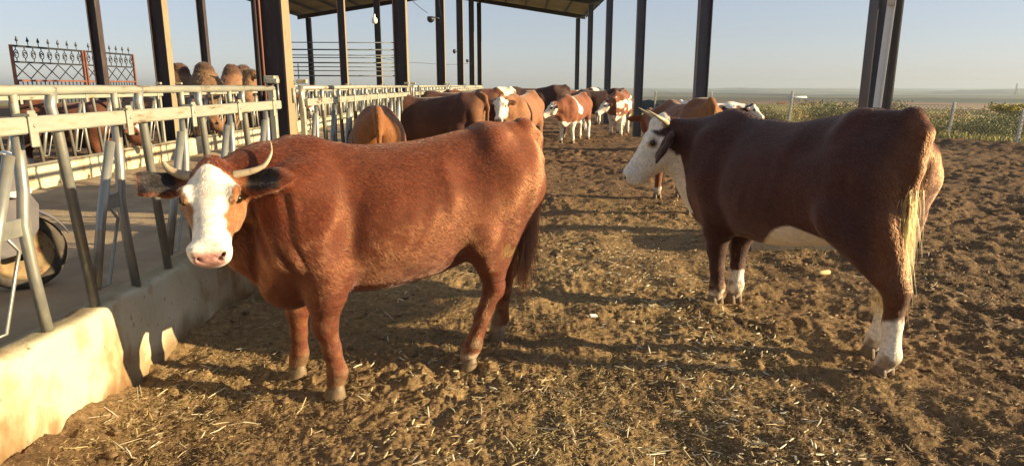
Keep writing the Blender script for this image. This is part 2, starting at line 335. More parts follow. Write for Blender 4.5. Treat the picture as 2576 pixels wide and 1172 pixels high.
# ---------------------------------------------------------------- feed alley between the two fences
M['alley'] = noise_col(mat('alley_floor', rough=.9), [(.3, (.23, .16, .09)), (.5, (.33, .24, .14)), (.7, (.42, .32, .19))], scale=1.6, detail=9, bump=.5, bump_scale=30, dist=.02)
ax_ = np.linspace(-6.62, -2.13, 46); ay_ = np.linspace(-4, 46, 380); AX, AY = np.meshgrid(ax_, ay_); 
az = .13 + .012 * vn2(AX.ravel(), AY.ravel(), 2.5, 5) + .008 * vn2(AX.ravel(), AY.ravel(), 9, 6) + .10 * np.exp(-((AX.ravel() + 6.35) / .35) ** 2) * (.6 + .6 * vn2(AX.ravel(), AY.ravel(), 1.6, 7)) + .05 * np.exp(-((AX.ravel() + 2.35) / .2) ** 2) * (.5 + .6 * vn2(AX.ravel(), AY.ravel(), 2, 8))
jj, ii = np.meshgrid(np.arange(379), np.arange(45), indexing='ij'); b = jj * 46 + ii
tag(link('alley_floor', np_mesh('alley_floor', np.c_[AX.ravel(), AY.ravel(), az], np.stack([b, b + 1, b + 47, b + 46], -1).reshape(-1, 4)), M['alley']), kind='structure')

def plaster():
    m = mat('stained_plaster', rough=.9, spec=.2); N, L, B = nodes(m); tc = N.new('ShaderNodeTexCoord')
    def n(scale, d, st=(1, 1, 1), ro=.6):
        mp = N.new('ShaderNodeMapping'); mp.inputs['Scale'].default_value = st; L.new(tc.outputs['Object'], mp.inputs[0]); q = N.new('ShaderNodeTexNoise'); q.inputs['Scale'].default_value = scale; q.inputs['Detail'].default_value = d; q.inputs['Roughness'].default_value = ro; L.new(mp.outputs[0], q.inputs['Vector']); return q.outputs['Fac']
    def ramp(v, st):
        r = N.new('ShaderNodeValToRGB'); L.new(v, r.inputs[0]); e = r.color_ramp.elements
        while len(e) < len(st): e.new(.5)
        for k, (p, c) in enumerate(st): e[k].position = p; e[k].color = (*c, 1) if len(c) == 3 else c
        return r.outputs[0]
    c = ramp(n(2.2, 9), [(.3, (.45, .38, .24)), (.5, (.55, .49, .33)), (.7, (.60, .54, .39))])
    x = N.new('ShaderNodeMix'); x.data_type = 'RGBA'; L.new(ramp(n(3.1, 6, (1, 1, .6)), [(.53, (0, 0, 0)), (.66, (1, 1, 1))]), x.inputs['Factor']); L.new(c, x.inputs['A']); x.inputs['B'].default_value = (.36, .23, .12, 1)
    y = N.new('ShaderNodeMix'); y.data_type = 'RGBA'; L.new(ramp(n(26, 5), [(.62, (0, 0, 0)), (.72, (.8, .8, .8))]), y.inputs['Factor']); L.new(x.outputs['Result'], y.inputs['A']); y.inputs['B'].default_value = (.16, .11, .06, 1)
    a = N.new('ShaderNodeAttribute'); a.attribute_name = 'Col'; z = N.new('ShaderNodeMix'); z.data_type = 'RGBA'; z.blend_type = 'MULTIPLY'; z.inputs['Factor'].default_value = 1; L.new(y.outputs['Result'], z.inputs['A']); L.new(a.outputs['Color'], z.inputs['B'])
    L.new(z.outputs['Result'], B.inputs['Base Color'])
    bp = N.new('ShaderNodeBump'); bp.inputs['Strength'].default_value = .5; bp.inputs['Distance'].default_value = .012; L.new(n(40, 8, ro=.7), bp.inputs['Height']); L.new(bp.outputs[0], B.inputs['Normal'])
    return m
M['plaster'] = plaster()
def feed_wall(label, xf, sgn, y0, y1, ny, dirt=True):
    """low plastered kerb wall; face at x = xf looking towards sgn, .16 m thick"""
    prof = [(0, -.15), (0, .0), (0, .08), (0, .16), (0, .24), (0, .32), (0, .40), (-.001, .46), (-.003, .488), (-.010, .497), (-.06, .50), (-.10, .498), (-.140, .497), (-.15, .485), (-.152, .46), (-.155, .32), (-.155, .10)]
    ys = np.linspace(y0, y1, ny); Y, K = np.meshgrid(ys, np.arange(len(prof)), indexing='ij'); P = np.array(prof)[K.ravel()]; Y = Y.ravel()
    px, pz = P[:, 0].copy(), P[:, 1].copy()
    px += .012 * vn2(Y, pz, 3.5, 81) + .006 * vn2(Y, pz, 14, 82); pz += np.where(pz > .45, .012 * vn2(Y, pz * 0, 4, 83) - .022 * sm(vn2(Y, pz * 0, 6.5, 88) + .4 * vn2(Y, pz * 0, 21, 89), .42, .6) * (px > -.03), 0)
    brk = sm(vn2(Y, pz * 1.5, 2.2, 84) + .35 * vn2(Y, pz, 8, 85), .15, .35) * (1 - sm(pz, .18, .36)) * (K.ravel() < 8) if dirt else 0 * Y
    px -= .02 * brk
    C = np.tile([1., 1., 1.], (len(Y), 1)); C = mixc(C, (.55, .42, .30), brk * .8); C = mixc(C, (.55, .48, .38), (K.ravel() > 9) * .8)
    if dirt: C = mixc(C, (.42, .34, .26), sm(Y, 3.6, 4.4) * .75); C = mixc(C, (.35, .27, .20), (1 - sm(pz + .07 * vn2(Y, pz, 5, 86) + .04 * vn2(Y, pz, 19, 87), .05, .16)) * (K.ravel() < 9))
    V = np.c_[xf + sgn * px, Y, pz]; n = len(prof); i, k = np.meshgrid(np.arange(ny - 1), np.arange(n - 1), indexing='ij'); b = i * n + k
    F = np.stack([b, b + 1, b + n + 1, b + n], -1).reshape(-1, 4)
    if sgn > 0: F = F[:, ::-1]
    tag(link('feed_wall', np_mesh('feed_wall', V, F[:, ::-1], True, C), M['plaster']), label, 'wall', None, 'thing')
feed_wall('low cream plastered wall stained with mud under the nearer feed fence', -2.0, 1, -4, 46, 1400)
feed_wall('low pale wall under the far feed fence across the feeding alley', -6.60, 1, -4, 46, 300, dirt=False)

# ---------------------------------------------------------------- feed fences with swinging neck bars
def fence_section():
    """6.25 m of headlock fence along +y from 0, standing at x = 0 on z = .5; the box rail is on the +x side"""
    root = empty('feed_fence', (0, 0, 0)); z0 = .49
    MB().tube([(0, 0, 1.525), (0, 3.1, 1.53), (0, 6.25, 1.525)], .022, 12).build('top_rail', M['galv_paint'], root)
    MB().box((.045, 3.125, 1.39), (.04, 6.25, .07), bev=.006).build('box_rail', M['galv_paint'], root)
    for y in (.02, 6.23):
        m = MB().box((0, y, 1.0), (.05, .05, 1.03), bev=.005); m.box((0, y, z0 + .006), (.12, .12, .012)); m.box((.01, y, 1.585), (.10, .06, .04), bev=.006); m.build('end_post', M['galv_paint'], root)
    for j in range(9):
        y = .1 + .7 * j
        MB().tube([(0, y, z0), (0, y - .095, 1.38), (-.0, y - .115, 1.46), (0, y - .09, 1.54)], .0235, 10).build('stanchion', M['galv'], root)
        yb = y + .36
        MB().tube([(0, yb, z0), (0, yb - .03, .75), (0, yb - .045, .98), (0, yb - .015, 1.12), (0, yb, 1.39)],   .0235, 10).build('bent_stanchion', M['galv'], root)
        br = MB(); br.box((.071, yb, 1.375), (.012, .045, .15), bev=.004); br.box((.045, yb, 1.431), (.07, .045, .01)); br.tube([(.06, yb, 1.39), (.085, yb, 1.39)], .009, 6); br.build('bracket', M['galv_paint'], root)
        dy = .02 * math.sin(j * 2.4)
        lb = MB().tube([(.0, y + .02, .57), (0, y + .15 + dy, .92), (0, y + .30 + dy, 1.27)], .0225, 10)
        pv = y + .08 + .14; lb.build('locking_bar', M['galv'], root)
        lp = MB().tube([(.0, y + .02, .575), (.0, y + .13, .57), (.0, y + .27, .88), (.0, y + .175, .99)], .008, 6)
        lp.box((0, y + .26, .975), (.014, .19, .075), bev=.003); lp.build('release_loop', M['galv'], root)
        MB().tube([(0, y - .33, 1.39), (0, y - .33, 1.525)], .016, 8).build('upright', M['galv_paint'], root)
    return root
proto = fence_section(); ORD = ['nearest', 'second', 'third', 'fourth', 'fifth', 'sixth']
for k in range(6):
    f = proto if k == 0 else copy_tree(proto); f.location = (-2.06, -.5 + 7 * k, 0)
    tag(f, f'{ORD[k]} section of the whitish steel feed fence beside the cattle yard', 'feed fence', 'headlock fence sections of the near row')
for k in range(6):
    f = copy_tree(proto); f.location = (-6.70, -.5 + 7 * k, 0)
    tag(f, f'{ORD[k]} section of the far steel feed fence across the alley', 'feed fence', 'headlock fence sections of the far row')

# ---------------------------------------------------------------- barn frame: columns, rafters, roof
def column(x, y, h, m, w=.20, d=.25, label='', far=False, sunlit_tone=False):
    c = empty('steel_column', (x, y, 0)); t = .014
    b = MB()
    for s in (-1, 1): b.box((s * (d / 2 - t / 2), 0, h / 2), (t, w, h))
    b.box((0, 0, h / 2), (d - 2 * t - .001, .012, h)); b.build('shaft', m, c)
    if sunlit_tone: MB().box((d / 2 + .0015, 0, h / 2), (.003, w - .002, h - .02)).build('sunlit_face', M['sunlit_tone'], c)  # thin added plate that paints the sunlit strip on the flange
    if not far:
        p = MB().box((0, 0, .012), (d + .14, w + .16, .024), bev=.004)
        for sx in (-1, 1):
            for sy in (-1, 1): p.tube([(sx * (d / 2 + .03), sy * (w / 2 + .03), .02), (sx * (d / 2 + .03), sy * (w / 2 + .03), .07)], .012, 6)
        p.build('base_plate', m, c)
    return tag(c, label, 'column', 'steel columns of the open barn', 'thing')
roofz = lambda x: 6.66 - .153 * abs(x + 4.5)
YS = [6.4, 13.4, 20.4, 27.4, 34.4, 41.4]
NEARC = ['nearest', 'second', 'third', 'fourth', 'fifth', 'farthest']
C1 = None
for k, y in enumerate(YS):
    c = column(-2.25, y, roofz(-2.25), M['column'], w=.21, label=f'{NEARC[k]} dark steel column in the row along the near feed fence', far=k > 3, sunlit_tone=True)
    if k == 0: C1 = c
    yy = (6.9, 13.5)[k] if k < 2 else y
    column(3.62, yy, roofz(3.62), M['column_grey'], w=.17, label=f'{NEARC[k]} grey steel column in the row along the open right side', far=k > 3)
    column(-6.9, y, roofz(-6.9), M['column'], w=.21, d=.27, label=f'{NEARC[k]} dark steel column in the row behind the far feed fence', far=k > 3, sunlit_tone=True)
    column(-12.4, y, roofz(-12.4), M['column'], w=.25, d=.27, label=f'{NEARC[k]} dark steel column in the left outer row of the barn', far=k > 3)
    r = MB()
    for s in (-1, 1):
        xe = -4.5 + s * 8.55
        for dz, hh, ww in ((.105, .012, .16), (-.105, .012, .16), (0, .198, .012)):
            r.bar((-4.5 + s * .004, y, roofz(-4.5) + .12 + dz), (xe, y, roofz(xe) + .12 + dz), ww, hh)
    tag(r.build('rafter', M['rafter']), f'{NEARC[k]} dark steel rafter pair under the barn roof', 'rafter', 'rafters of the barn')
M['sheet'] = noise_col(mat('roof_sheet', rough=.5), [(.3, (.24, .22, .18)), (.6, (.34, .31, .26)), (.8, (.20, .14, .09))], scale=2.2, stretch=(1, .3, 1), bump=.1)
roof = empty('barn_roof', (-4.5, 20, roofz(-4.5)))
tag(roof, 'corrugated metal sheets of the gabled barn roof on steel purlins', 'roof', None, 'thing')
for s in (-1, 1):
    xs = [.02, 8.75]; n = 140; ys = np.linspace(11.5, 23.3, n); zz = .020 * (np.arange(n) % 4 < 2)
    V = []; F = []
    for t in (0, .0015):
        for q, y in enumerate(ys):
            for xx in xs: V.append((s * xx, y, .40 - .153 * xx + zz[q] + t))
    for q in range(n - 1):
        a = q * 2; F.append((a, a + 1, a + 3, a + 2)[::s]); a += 2 * n; F.append((a, a + 1, a + 3, a + 2)[::-s])
    me = bpy.data.meshes.new('sheet'); me.from_pydata(V, [], F); me.update(); link('roof_sheet', me, M['sheet'], roof)
    for q in range(8):
        xx = .25 + q * 1.19
        if xx > 8.7: xx = 8.62
        MB().box((s * xx, 17.4, .40 - .153 * xx - .078), (.05, 11.8, .13)).build('purlin', M['rafter'], roof)
    MB().box((s * 8.78, 17.4, .40 - .153 * 8.78 - .02), (.012, 11.9, .16)).build('fascia', M['rafter'], roof)
# ---------------------------------------------------------------- animals: one smooth body surface grown from blended volumes
class Field:
    def __init__(s, lo, hi, h):
        s.h = h; s.lo = np.array(lo, float)
        s.n = [int(math.ceil((hi[i] - lo[i]) / h)) + 1 for i in range(3)]
        s.ax = [lo[i] + np.arange(s.n[i]) * h for i in range(3)]
        s.F = np.full(s.n, 9., np.float32)
    def sub(s, lo, hi):
        sl = []; g = []
        for i in range(3):
            a = max(0, int((lo[i] - s.lo[i]) / s.h)); b = min(s.n[i], int((hi[i] - s.lo[i]) / s.h) + 2)
            if b <= a: return None, None
            sl.append(slice(a, b)); sh = [1, 1, 1]; sh[i] = -1; g.append(s.ax[i][a:b].reshape(sh).astype(np.float32))
        return tuple(sl), g
    def smin(s, sl, d, k):
        A = s.F[sl]; hh = np.maximum(k - np.abs(A - d), 0) / k
        s.F[sl] = np.minimum(A, d) - hh * hh * k * .25
    def smax(s, sl, d, k):
        A = s.F[sl]; hh = np.maximum(k - np.abs(A - d), 0) / k
        s.F[sl] = np.maximum(A, d) + hh * hh * k * .25
    def cone(s, a, b, ra, rb, k=.03, sc=(1, 1, 1), Mx=None, carve=False):
        """tapered capsule; sc squeezes it along its own axes, Mx = (3x3 rotation, origin) of the frame a and b are given in"""
        a = np.array(a, float); b = np.array(b, float)
        if Mx is not None: a = a * Mx[2]; b = b * Mx[2]
        if Mx is not None: wa, wb = Mx[0] @ a + Mx[1], Mx[0] @ b + Mx[1]
        else: wa, wb = a, b
        m = max(ra, rb) + 2 * k + 3 * s.h
        sl, g = s.sub(np.minimum(wa, wb) - m, np.maximum(wa, wb) + m)
        if sl is None: return
        if Mx is not None:
            r, o = Mx[:2]; q = [g[j] - o[j] for j in range(3)]
            g = [q[0] * r[0, i] + q[1] * r[1, i] + q[2] * r[2, i] for i in range(3)]
        q = [(g[i] - a[i]) * sc[i] for i in range(3)]; ba = (b - a) * np.array(sc); L2 = float(ba @ ba) + 1e-9
        t = np.clip((q[0] * ba[0] + q[1] * ba[1] + q[2] * ba[2]) / L2, 0, 1)
        d = np.sqrt((q[0] - t * ba[0]) ** 2 + (q[1] - t * ba[1]) ** 2 + (q[2] - t * ba[2]) ** 2) - (ra + (rb - ra) * t)
        d = d / (sum(sc) / 3.)
        if carve: s.smax(sl, -d, k)
        else: s.smin(sl, d, k)
    def chain(s, P, r, k=.03, **kw):
        for i in range(len(P) - 1): s.cone(P[i], P[i + 1], r[i], r[i + 1], k, **kw)
    def profile(s, st, k=.05, e=2.2, top=.3, bot=.1, Mx=None, pad=.12):
        """body of stations (x, ztop, zbot, halfwidth[, y])"""
        st = np.array([tuple(r) + (0,) * (5 - len(r)) for r in st], float)
        if Mx is not None: st = st * np.array([Mx[2][0], Mx[2][2], Mx[2][2], Mx[2][1], 1])
        xx = np.linspace(st[0, 0], st[-1, 0], 160); T = []
        for j in range(1, 5):
            y = st[:, j]; x = st[:, 0]; mm = np.gradient(y, x)
            i = np.clip(np.searchsorted(x, xx) - 1, 0, len(x) - 2); hh = x[i + 1] - x[i]; t = (xx - x[i]) / hh
            T.append((2 * t**3 - 3 * t**2 + 1) * y[i] + (t**3 - 2 * t**2 + t) * hh * mm[i] + (-2 * t**3 + 3 * t**2) * y[i + 1] + (t**3 - t**2) * hh * mm[i + 1])
        if Mx is None:
            sl, g = s.sub((xx[0] - pad, -9, T[1].min() - pad), (xx[-1] + pad, 9, T[0].max() + pad)); X, Y, Z = g
        else:
            r, o = Mx[:2]; c = r @ np.array([(xx[0] + xx[-1]) / 2, 0, (T[0].max() + T[1].min()) / 2]) + o
            rad = math.sqrt(((xx[-1] - xx[0]) / 2)**2 + ((T[0].max() - T[1].min()) / 2)**2 + T[2].max()**2) + pad
            sl, g = s.sub(c - rad, c + rad); q = [g[j] - o[j] for j in range(3)]
            X, Y, Z = [q[0] * r[0, i] + q[1] * r[1, i] + q[2] * r[2, i] for i in range(3)]
        f = lambda j: np.interp(X, xx, T[j]).astype(np.float32)
        zt, zb, w, yc = f(0), f(1), np.maximum(f(2), .012), f(3); hz = np.maximum((zt - zb) / 2, .012); tz = (Z - (zt + zb) / 2) / hz
        u = np.clip(tz, -1, 1); ww = w * (1 - np.where(u > 0, top, bot) * u * u)
        d = ((np.abs((Y - yc) / ww)**e + np.abs(tz)**e)**(1 / e) - 1) * np.minimum(ww, hz) * .9
        d = np.maximum(d, np.maximum(xx[0] - X, X - xx[-1]))
        s.smin(sl, d.astype(np.float32), k)
    def surface(s, smooth=3):
        F = s.F; n = F.shape; B = F < 0
        c = [(i, j, k) for i in (0, 1) for j in (0, 1) for k in (0, 1)]
        cnt = np.zeros([m - 1 for m in n], np.int8)
        for (i, j, k) in c: cnt += B[i:n[0] - 1 + i, j:n[1] - 1 + j, k:n[2] - 1 + k]
        act = (cnt > 0) & (cnt < 8); idx = np.argwhere(act); vid = np.full(act.shape, -1, np.int64); vid[act] = np.arange(len(idx))
        val = {q: F[idx[:, 0] + q[0], idx[:, 1] + q[1], idx[:, 2] + q[2]] for q in c}
        P = np.zeros((len(idx), 3)); N = np.zeros(len(idx))
        for a in c:
            for d in range(3):
                if a[d] == 0:
                    b = list(a); b[d] = 1; b = tuple(b); fa, fb = val[a], val[b]; mk = (fa < 0) != (fb < 0)
                    t = np.where(mk, fa / np.where(mk, fa - fb, 1), 0)
                    for q in range(3): P[:, q] += np.where(mk, a[q] + (t if q == d else 0), 0)
                    N += mk
        V = s.lo + (idx + P / N[:, None]) * s.h
        Q = []
        for d in range(3):
            u, v = (d + 1) % 3, (d + 2) % 3
            a = [slice(None)] * 3; b = [slice(None)] * 3; a[d] = slice(0, n[d] - 1); b[d] = slice(1, n[d])
            for q in (u, v): a[q] = slice(1, n[q] - 1); b[q] = slice(1, n[q] - 1)
            A, Bb = B[tuple(a)], B[tuple(b)]
            for flip in (0, 1):
                e = np.argwhere((A & ~Bb) if not flip else (~A & Bb)); e[:, u] += 1; e[:, v] += 1
                def at(du, dv): r = e.copy(); r[:, u] -= du; r[:, v] -= dv; return vid[r[:, 0], r[:, 1], r[:, 2]]
                f = np.stack([at(1, 1), at(0, 1), at(0, 0), at(1, 0)], 1); Q.append(f if not flip else f[:, ::-1])
        Q = np.concatenate(Q); Q = Q[(Q >= 0).all(1)]
        E = np.concatenate([Q[:, [0, 1]], Q[:, [1, 2]], Q[:, [2, 3]], Q[:, [3, 0]]]); m = len(V)
        deg = np.bincount(E[:, 0], minlength=m) + np.bincount(E[:, 1], minlength=m) + 1e-9
        for _ in range(smooth):
            A = np.stack([np.bincount(E[:, 0], V[E[:, 1], i], m) + np.bincount(E[:, 1], V[E[:, 0], i], m) for i in range(3)], 1) / deg[:, None]
            V = V * .45 + A * .55
        return V, Q
def normals(V, Q):
    fn = np.cross(V[Q[:, 2]] - V[Q[:, 0]], V[Q[:, 3]] - V[Q[:, 1]]); N = np.zeros_like(V)
    for i in range(4):
        for j in range(3): N[:, j] += np.bincount(Q[:, i], fn[:, j], len(V))
    return N / (np.linalg.norm(N, axis=1, keepdims=True) + 1e-9)

def hide_material():
    m = mat('hide', rough=.75, spec=.25); N, L, B = nodes(m)
    a = N.new('ShaderNodeAttribute'); a.attribute_name = 'Col'
    tc = N.new('ShaderNodeTexCoord'); mp = N.new('ShaderNodeMapping'); mp.inputs['Scale'].default_value = (18, 50, 34); L.new(tc.outputs['Object'], mp.inputs[0])
    n = N.new('ShaderNodeTexNoise'); n.inputs['Scale'].default_value = 1.6; n.inputs['Detail'].default_value = 7; n.inputs['Distortion'].default_value = .8; L.new(mp.outputs[0], n.inputs['Vector'])
    mr = N.new('ShaderNodeMapRange'); mr.inputs[1].default_value = .3; mr.inputs[2].default_value = .7; mr.inputs[3].default_value = .72; mr.inputs[4].default_value = 1.22; L.new(n.outputs['Fac'], mr.inputs[0])
    mx = N.new('ShaderNodeVectorMath'); mx.operation = 'SCALE'; L.new(a.outputs['Color'], mx.inputs[0]); L.new(mr.outputs[0], mx.inputs['Scale']); L.new(mx.outputs[0], B.inputs['Base Color'])
    bp = N.new('ShaderNodeBump'); bp.inputs['Strength'].default_value = .45; bp.inputs['Distance'].default_value = .012; L.new(n.outputs['Fac'], bp.inputs['Height']); L.new(bp.outputs[0], B.inputs['Normal'])
    B.inputs['Sheen Weight'].default_value = .25; B.inputs['Sheen Roughness'].default_value = .4
    return m
M['hide'] = hide_material()
def fur_material():
    m = bpy.data.materials.new('fur'); m.use_nodes = True; N = m.node_tree.nodes; L = m.node_tree.links; N.clear()
    o = N.new('ShaderNodeOutputMaterial'); a = N.new('ShaderNodeAttribute'); a.attribute_name = 'Col'
    h = N.new('ShaderNodeBsdfHairPrincipled'); h.parametrization = 'COLOR'
    h.inputs['Roughness'].default_value = .36; h.inputs['Radial Roughness'].default_value = .7
    L.new(a.outputs['Color'], h.inputs['Color']); L.new(h.outputs[0], o.inputs[0])
    return m
M['fur'] = fur_material()

def strands(name, P, D, Nn, Lg, C, parent, rad=.0008, bend=.35, npt=4):
    """hair: roots P, lying direction D, skin normal Nn, length Lg, colour C"""
    n = len(P); hc = bpy.data.hair_curves.new(name); hc.add_curves([npt] * n)
    t = np.linspace(0, 1, npt)[None, :, None]; Lg = Lg[:, None, None]
    pts = P[:, None] - Nn[:, None] * .001 + Lg * (Nn[:, None] * (bend * (t - .5 * t * t)) + D[:, None] * (t * .85 + .15 * t * t) * (1 - .3 * bend))
    hc.attributes['position'].data.foreach_set('vector', pts.astype(np.float32).ravel())
    ra = hc.attributes.get('radius') or hc.attributes.new('radius', 'FLOAT', 'POINT')
    ra.data.foreach_set('value', np.tile(rad * (1 - .8 * np.linspace(0, 1, npt)), n).astype(np.float32))
    ca = hc.attributes.new('Col', 'FLOAT_COLOR', 'CURVE'); ca.data.foreach_set('color', np.c_[np.clip(C, 0, 1), np.ones(n)].astype(np.float32).ravel())
    return link(name, hc, M['fur'], parent)

def head_frame(poll, d, up=(0, 0, 1), roll=0.):
    F = np.array(d, float); F /= np.linalg.norm(F); U = np.array(up, float); U = U - F * (U @ F); U /= np.linalg.norm(U); Lf = np.cross(U, F)
    U2 = U * math.cos(roll) + Lf * math.sin(roll); L2 = np.cross(U2, F)
    return np.stack([F, L2, U2], 1), np.array(poll, float)

def claw_mesh():
    """cloven hoof, toe towards +x"""
    V = []; Fc = []
    for sgn in (-1, 1):
        o = len(V); n = 12
        for z, fx, bx, w in ((0, .062, -.045, .031), (.012, .062, -.046, .031), (.05, .042, -.04, .027), (.075, .024, -.036, .024), (.085, .0, -.02, .01)):
            for k in range(n):
                t = 2 * math.pi * k / n; c = math.cos(t)
                V.append(((fx if c > 0 else -bx) * c * 1., sgn * (.029 - .008 * max(c, 0) ** 2) + w * math.sin(t) * (1 - .35 * max(c, 0) ** 3), z))
        for i in range(4):
            for k in range(n): Fc.append((o + i * n + k, o + i * n + (k + 1) % n, o + (i + 1) * n + (k + 1) % n, o + (i + 1) * n + k))
        Fc.append(tuple(o + k for k in range(n))[::-1]); Fc.append(tuple(o + 4 * n + k for k in range(n)))
    me = bpy.data.meshes.new('hoof'); me.from_pydata(V, [], Fc); me.polygons.foreach_set('use_smooth', [True] * len(Fc)); me.update(); me.materials.append(M['hoof'])
    return me
HOOF = claw_mesh()
def ball(r, n=14):
    V = []; Fc = []
    for i in range(n + 1):
        for k in range(n):
            a = math.pi * i / n; b = 2 * math.pi * k / n; V.append((r * math.sin(a) * math.cos(b), r * math.sin(a) * math.sin(b), r * math.cos(a)))
    for i in range(n):
        for k in range(n): Fc.append((i * n + k, (i + 1) * n + k, (i + 1) * n + (k + 1) % n, i * n + (k + 1) % n))
    return V, Fc

TRUNK = [(-.83, 1.16, .98, .04), (-.79, 1.27, .84, .08), (-.70, 1.335, .76, .14), (-.54, 1.35, .70, .225), (-.40, 1.338, .64, .262), (-.22, 1.30, .565, .28),
         (0, 1.27, .515, .315), (.2, 1.262, .495, .315), (.38, 1.27, .50, .275), (.54, 1.30, .49, .245), (.70, 1.275, .48, .21), (.84, 1.20, .50, .165), (.95, 1.08, .58, .10), (.99, .98, .68, .04)]
HEAD = [(-.045, .02, -.10, .04), (-.01, .052, -.15, .085), (.06, .066, -.19, .104), (.15, .062, -.215, .108), (.24, .048, -.205, .092), (.32, .036, -.175, .074), (.40, .030, -.148, .069),
        (.455, .026, -.136, .074), (.495, .010, -.125, .070), (.52, -.012, -.105, .054), (.532, -.03, -.08, .03)]
FEET = dict(LF=(.56, .15), RF=(.56, -.15), LH=(-.70, .15), RH=(-.70, -.15))

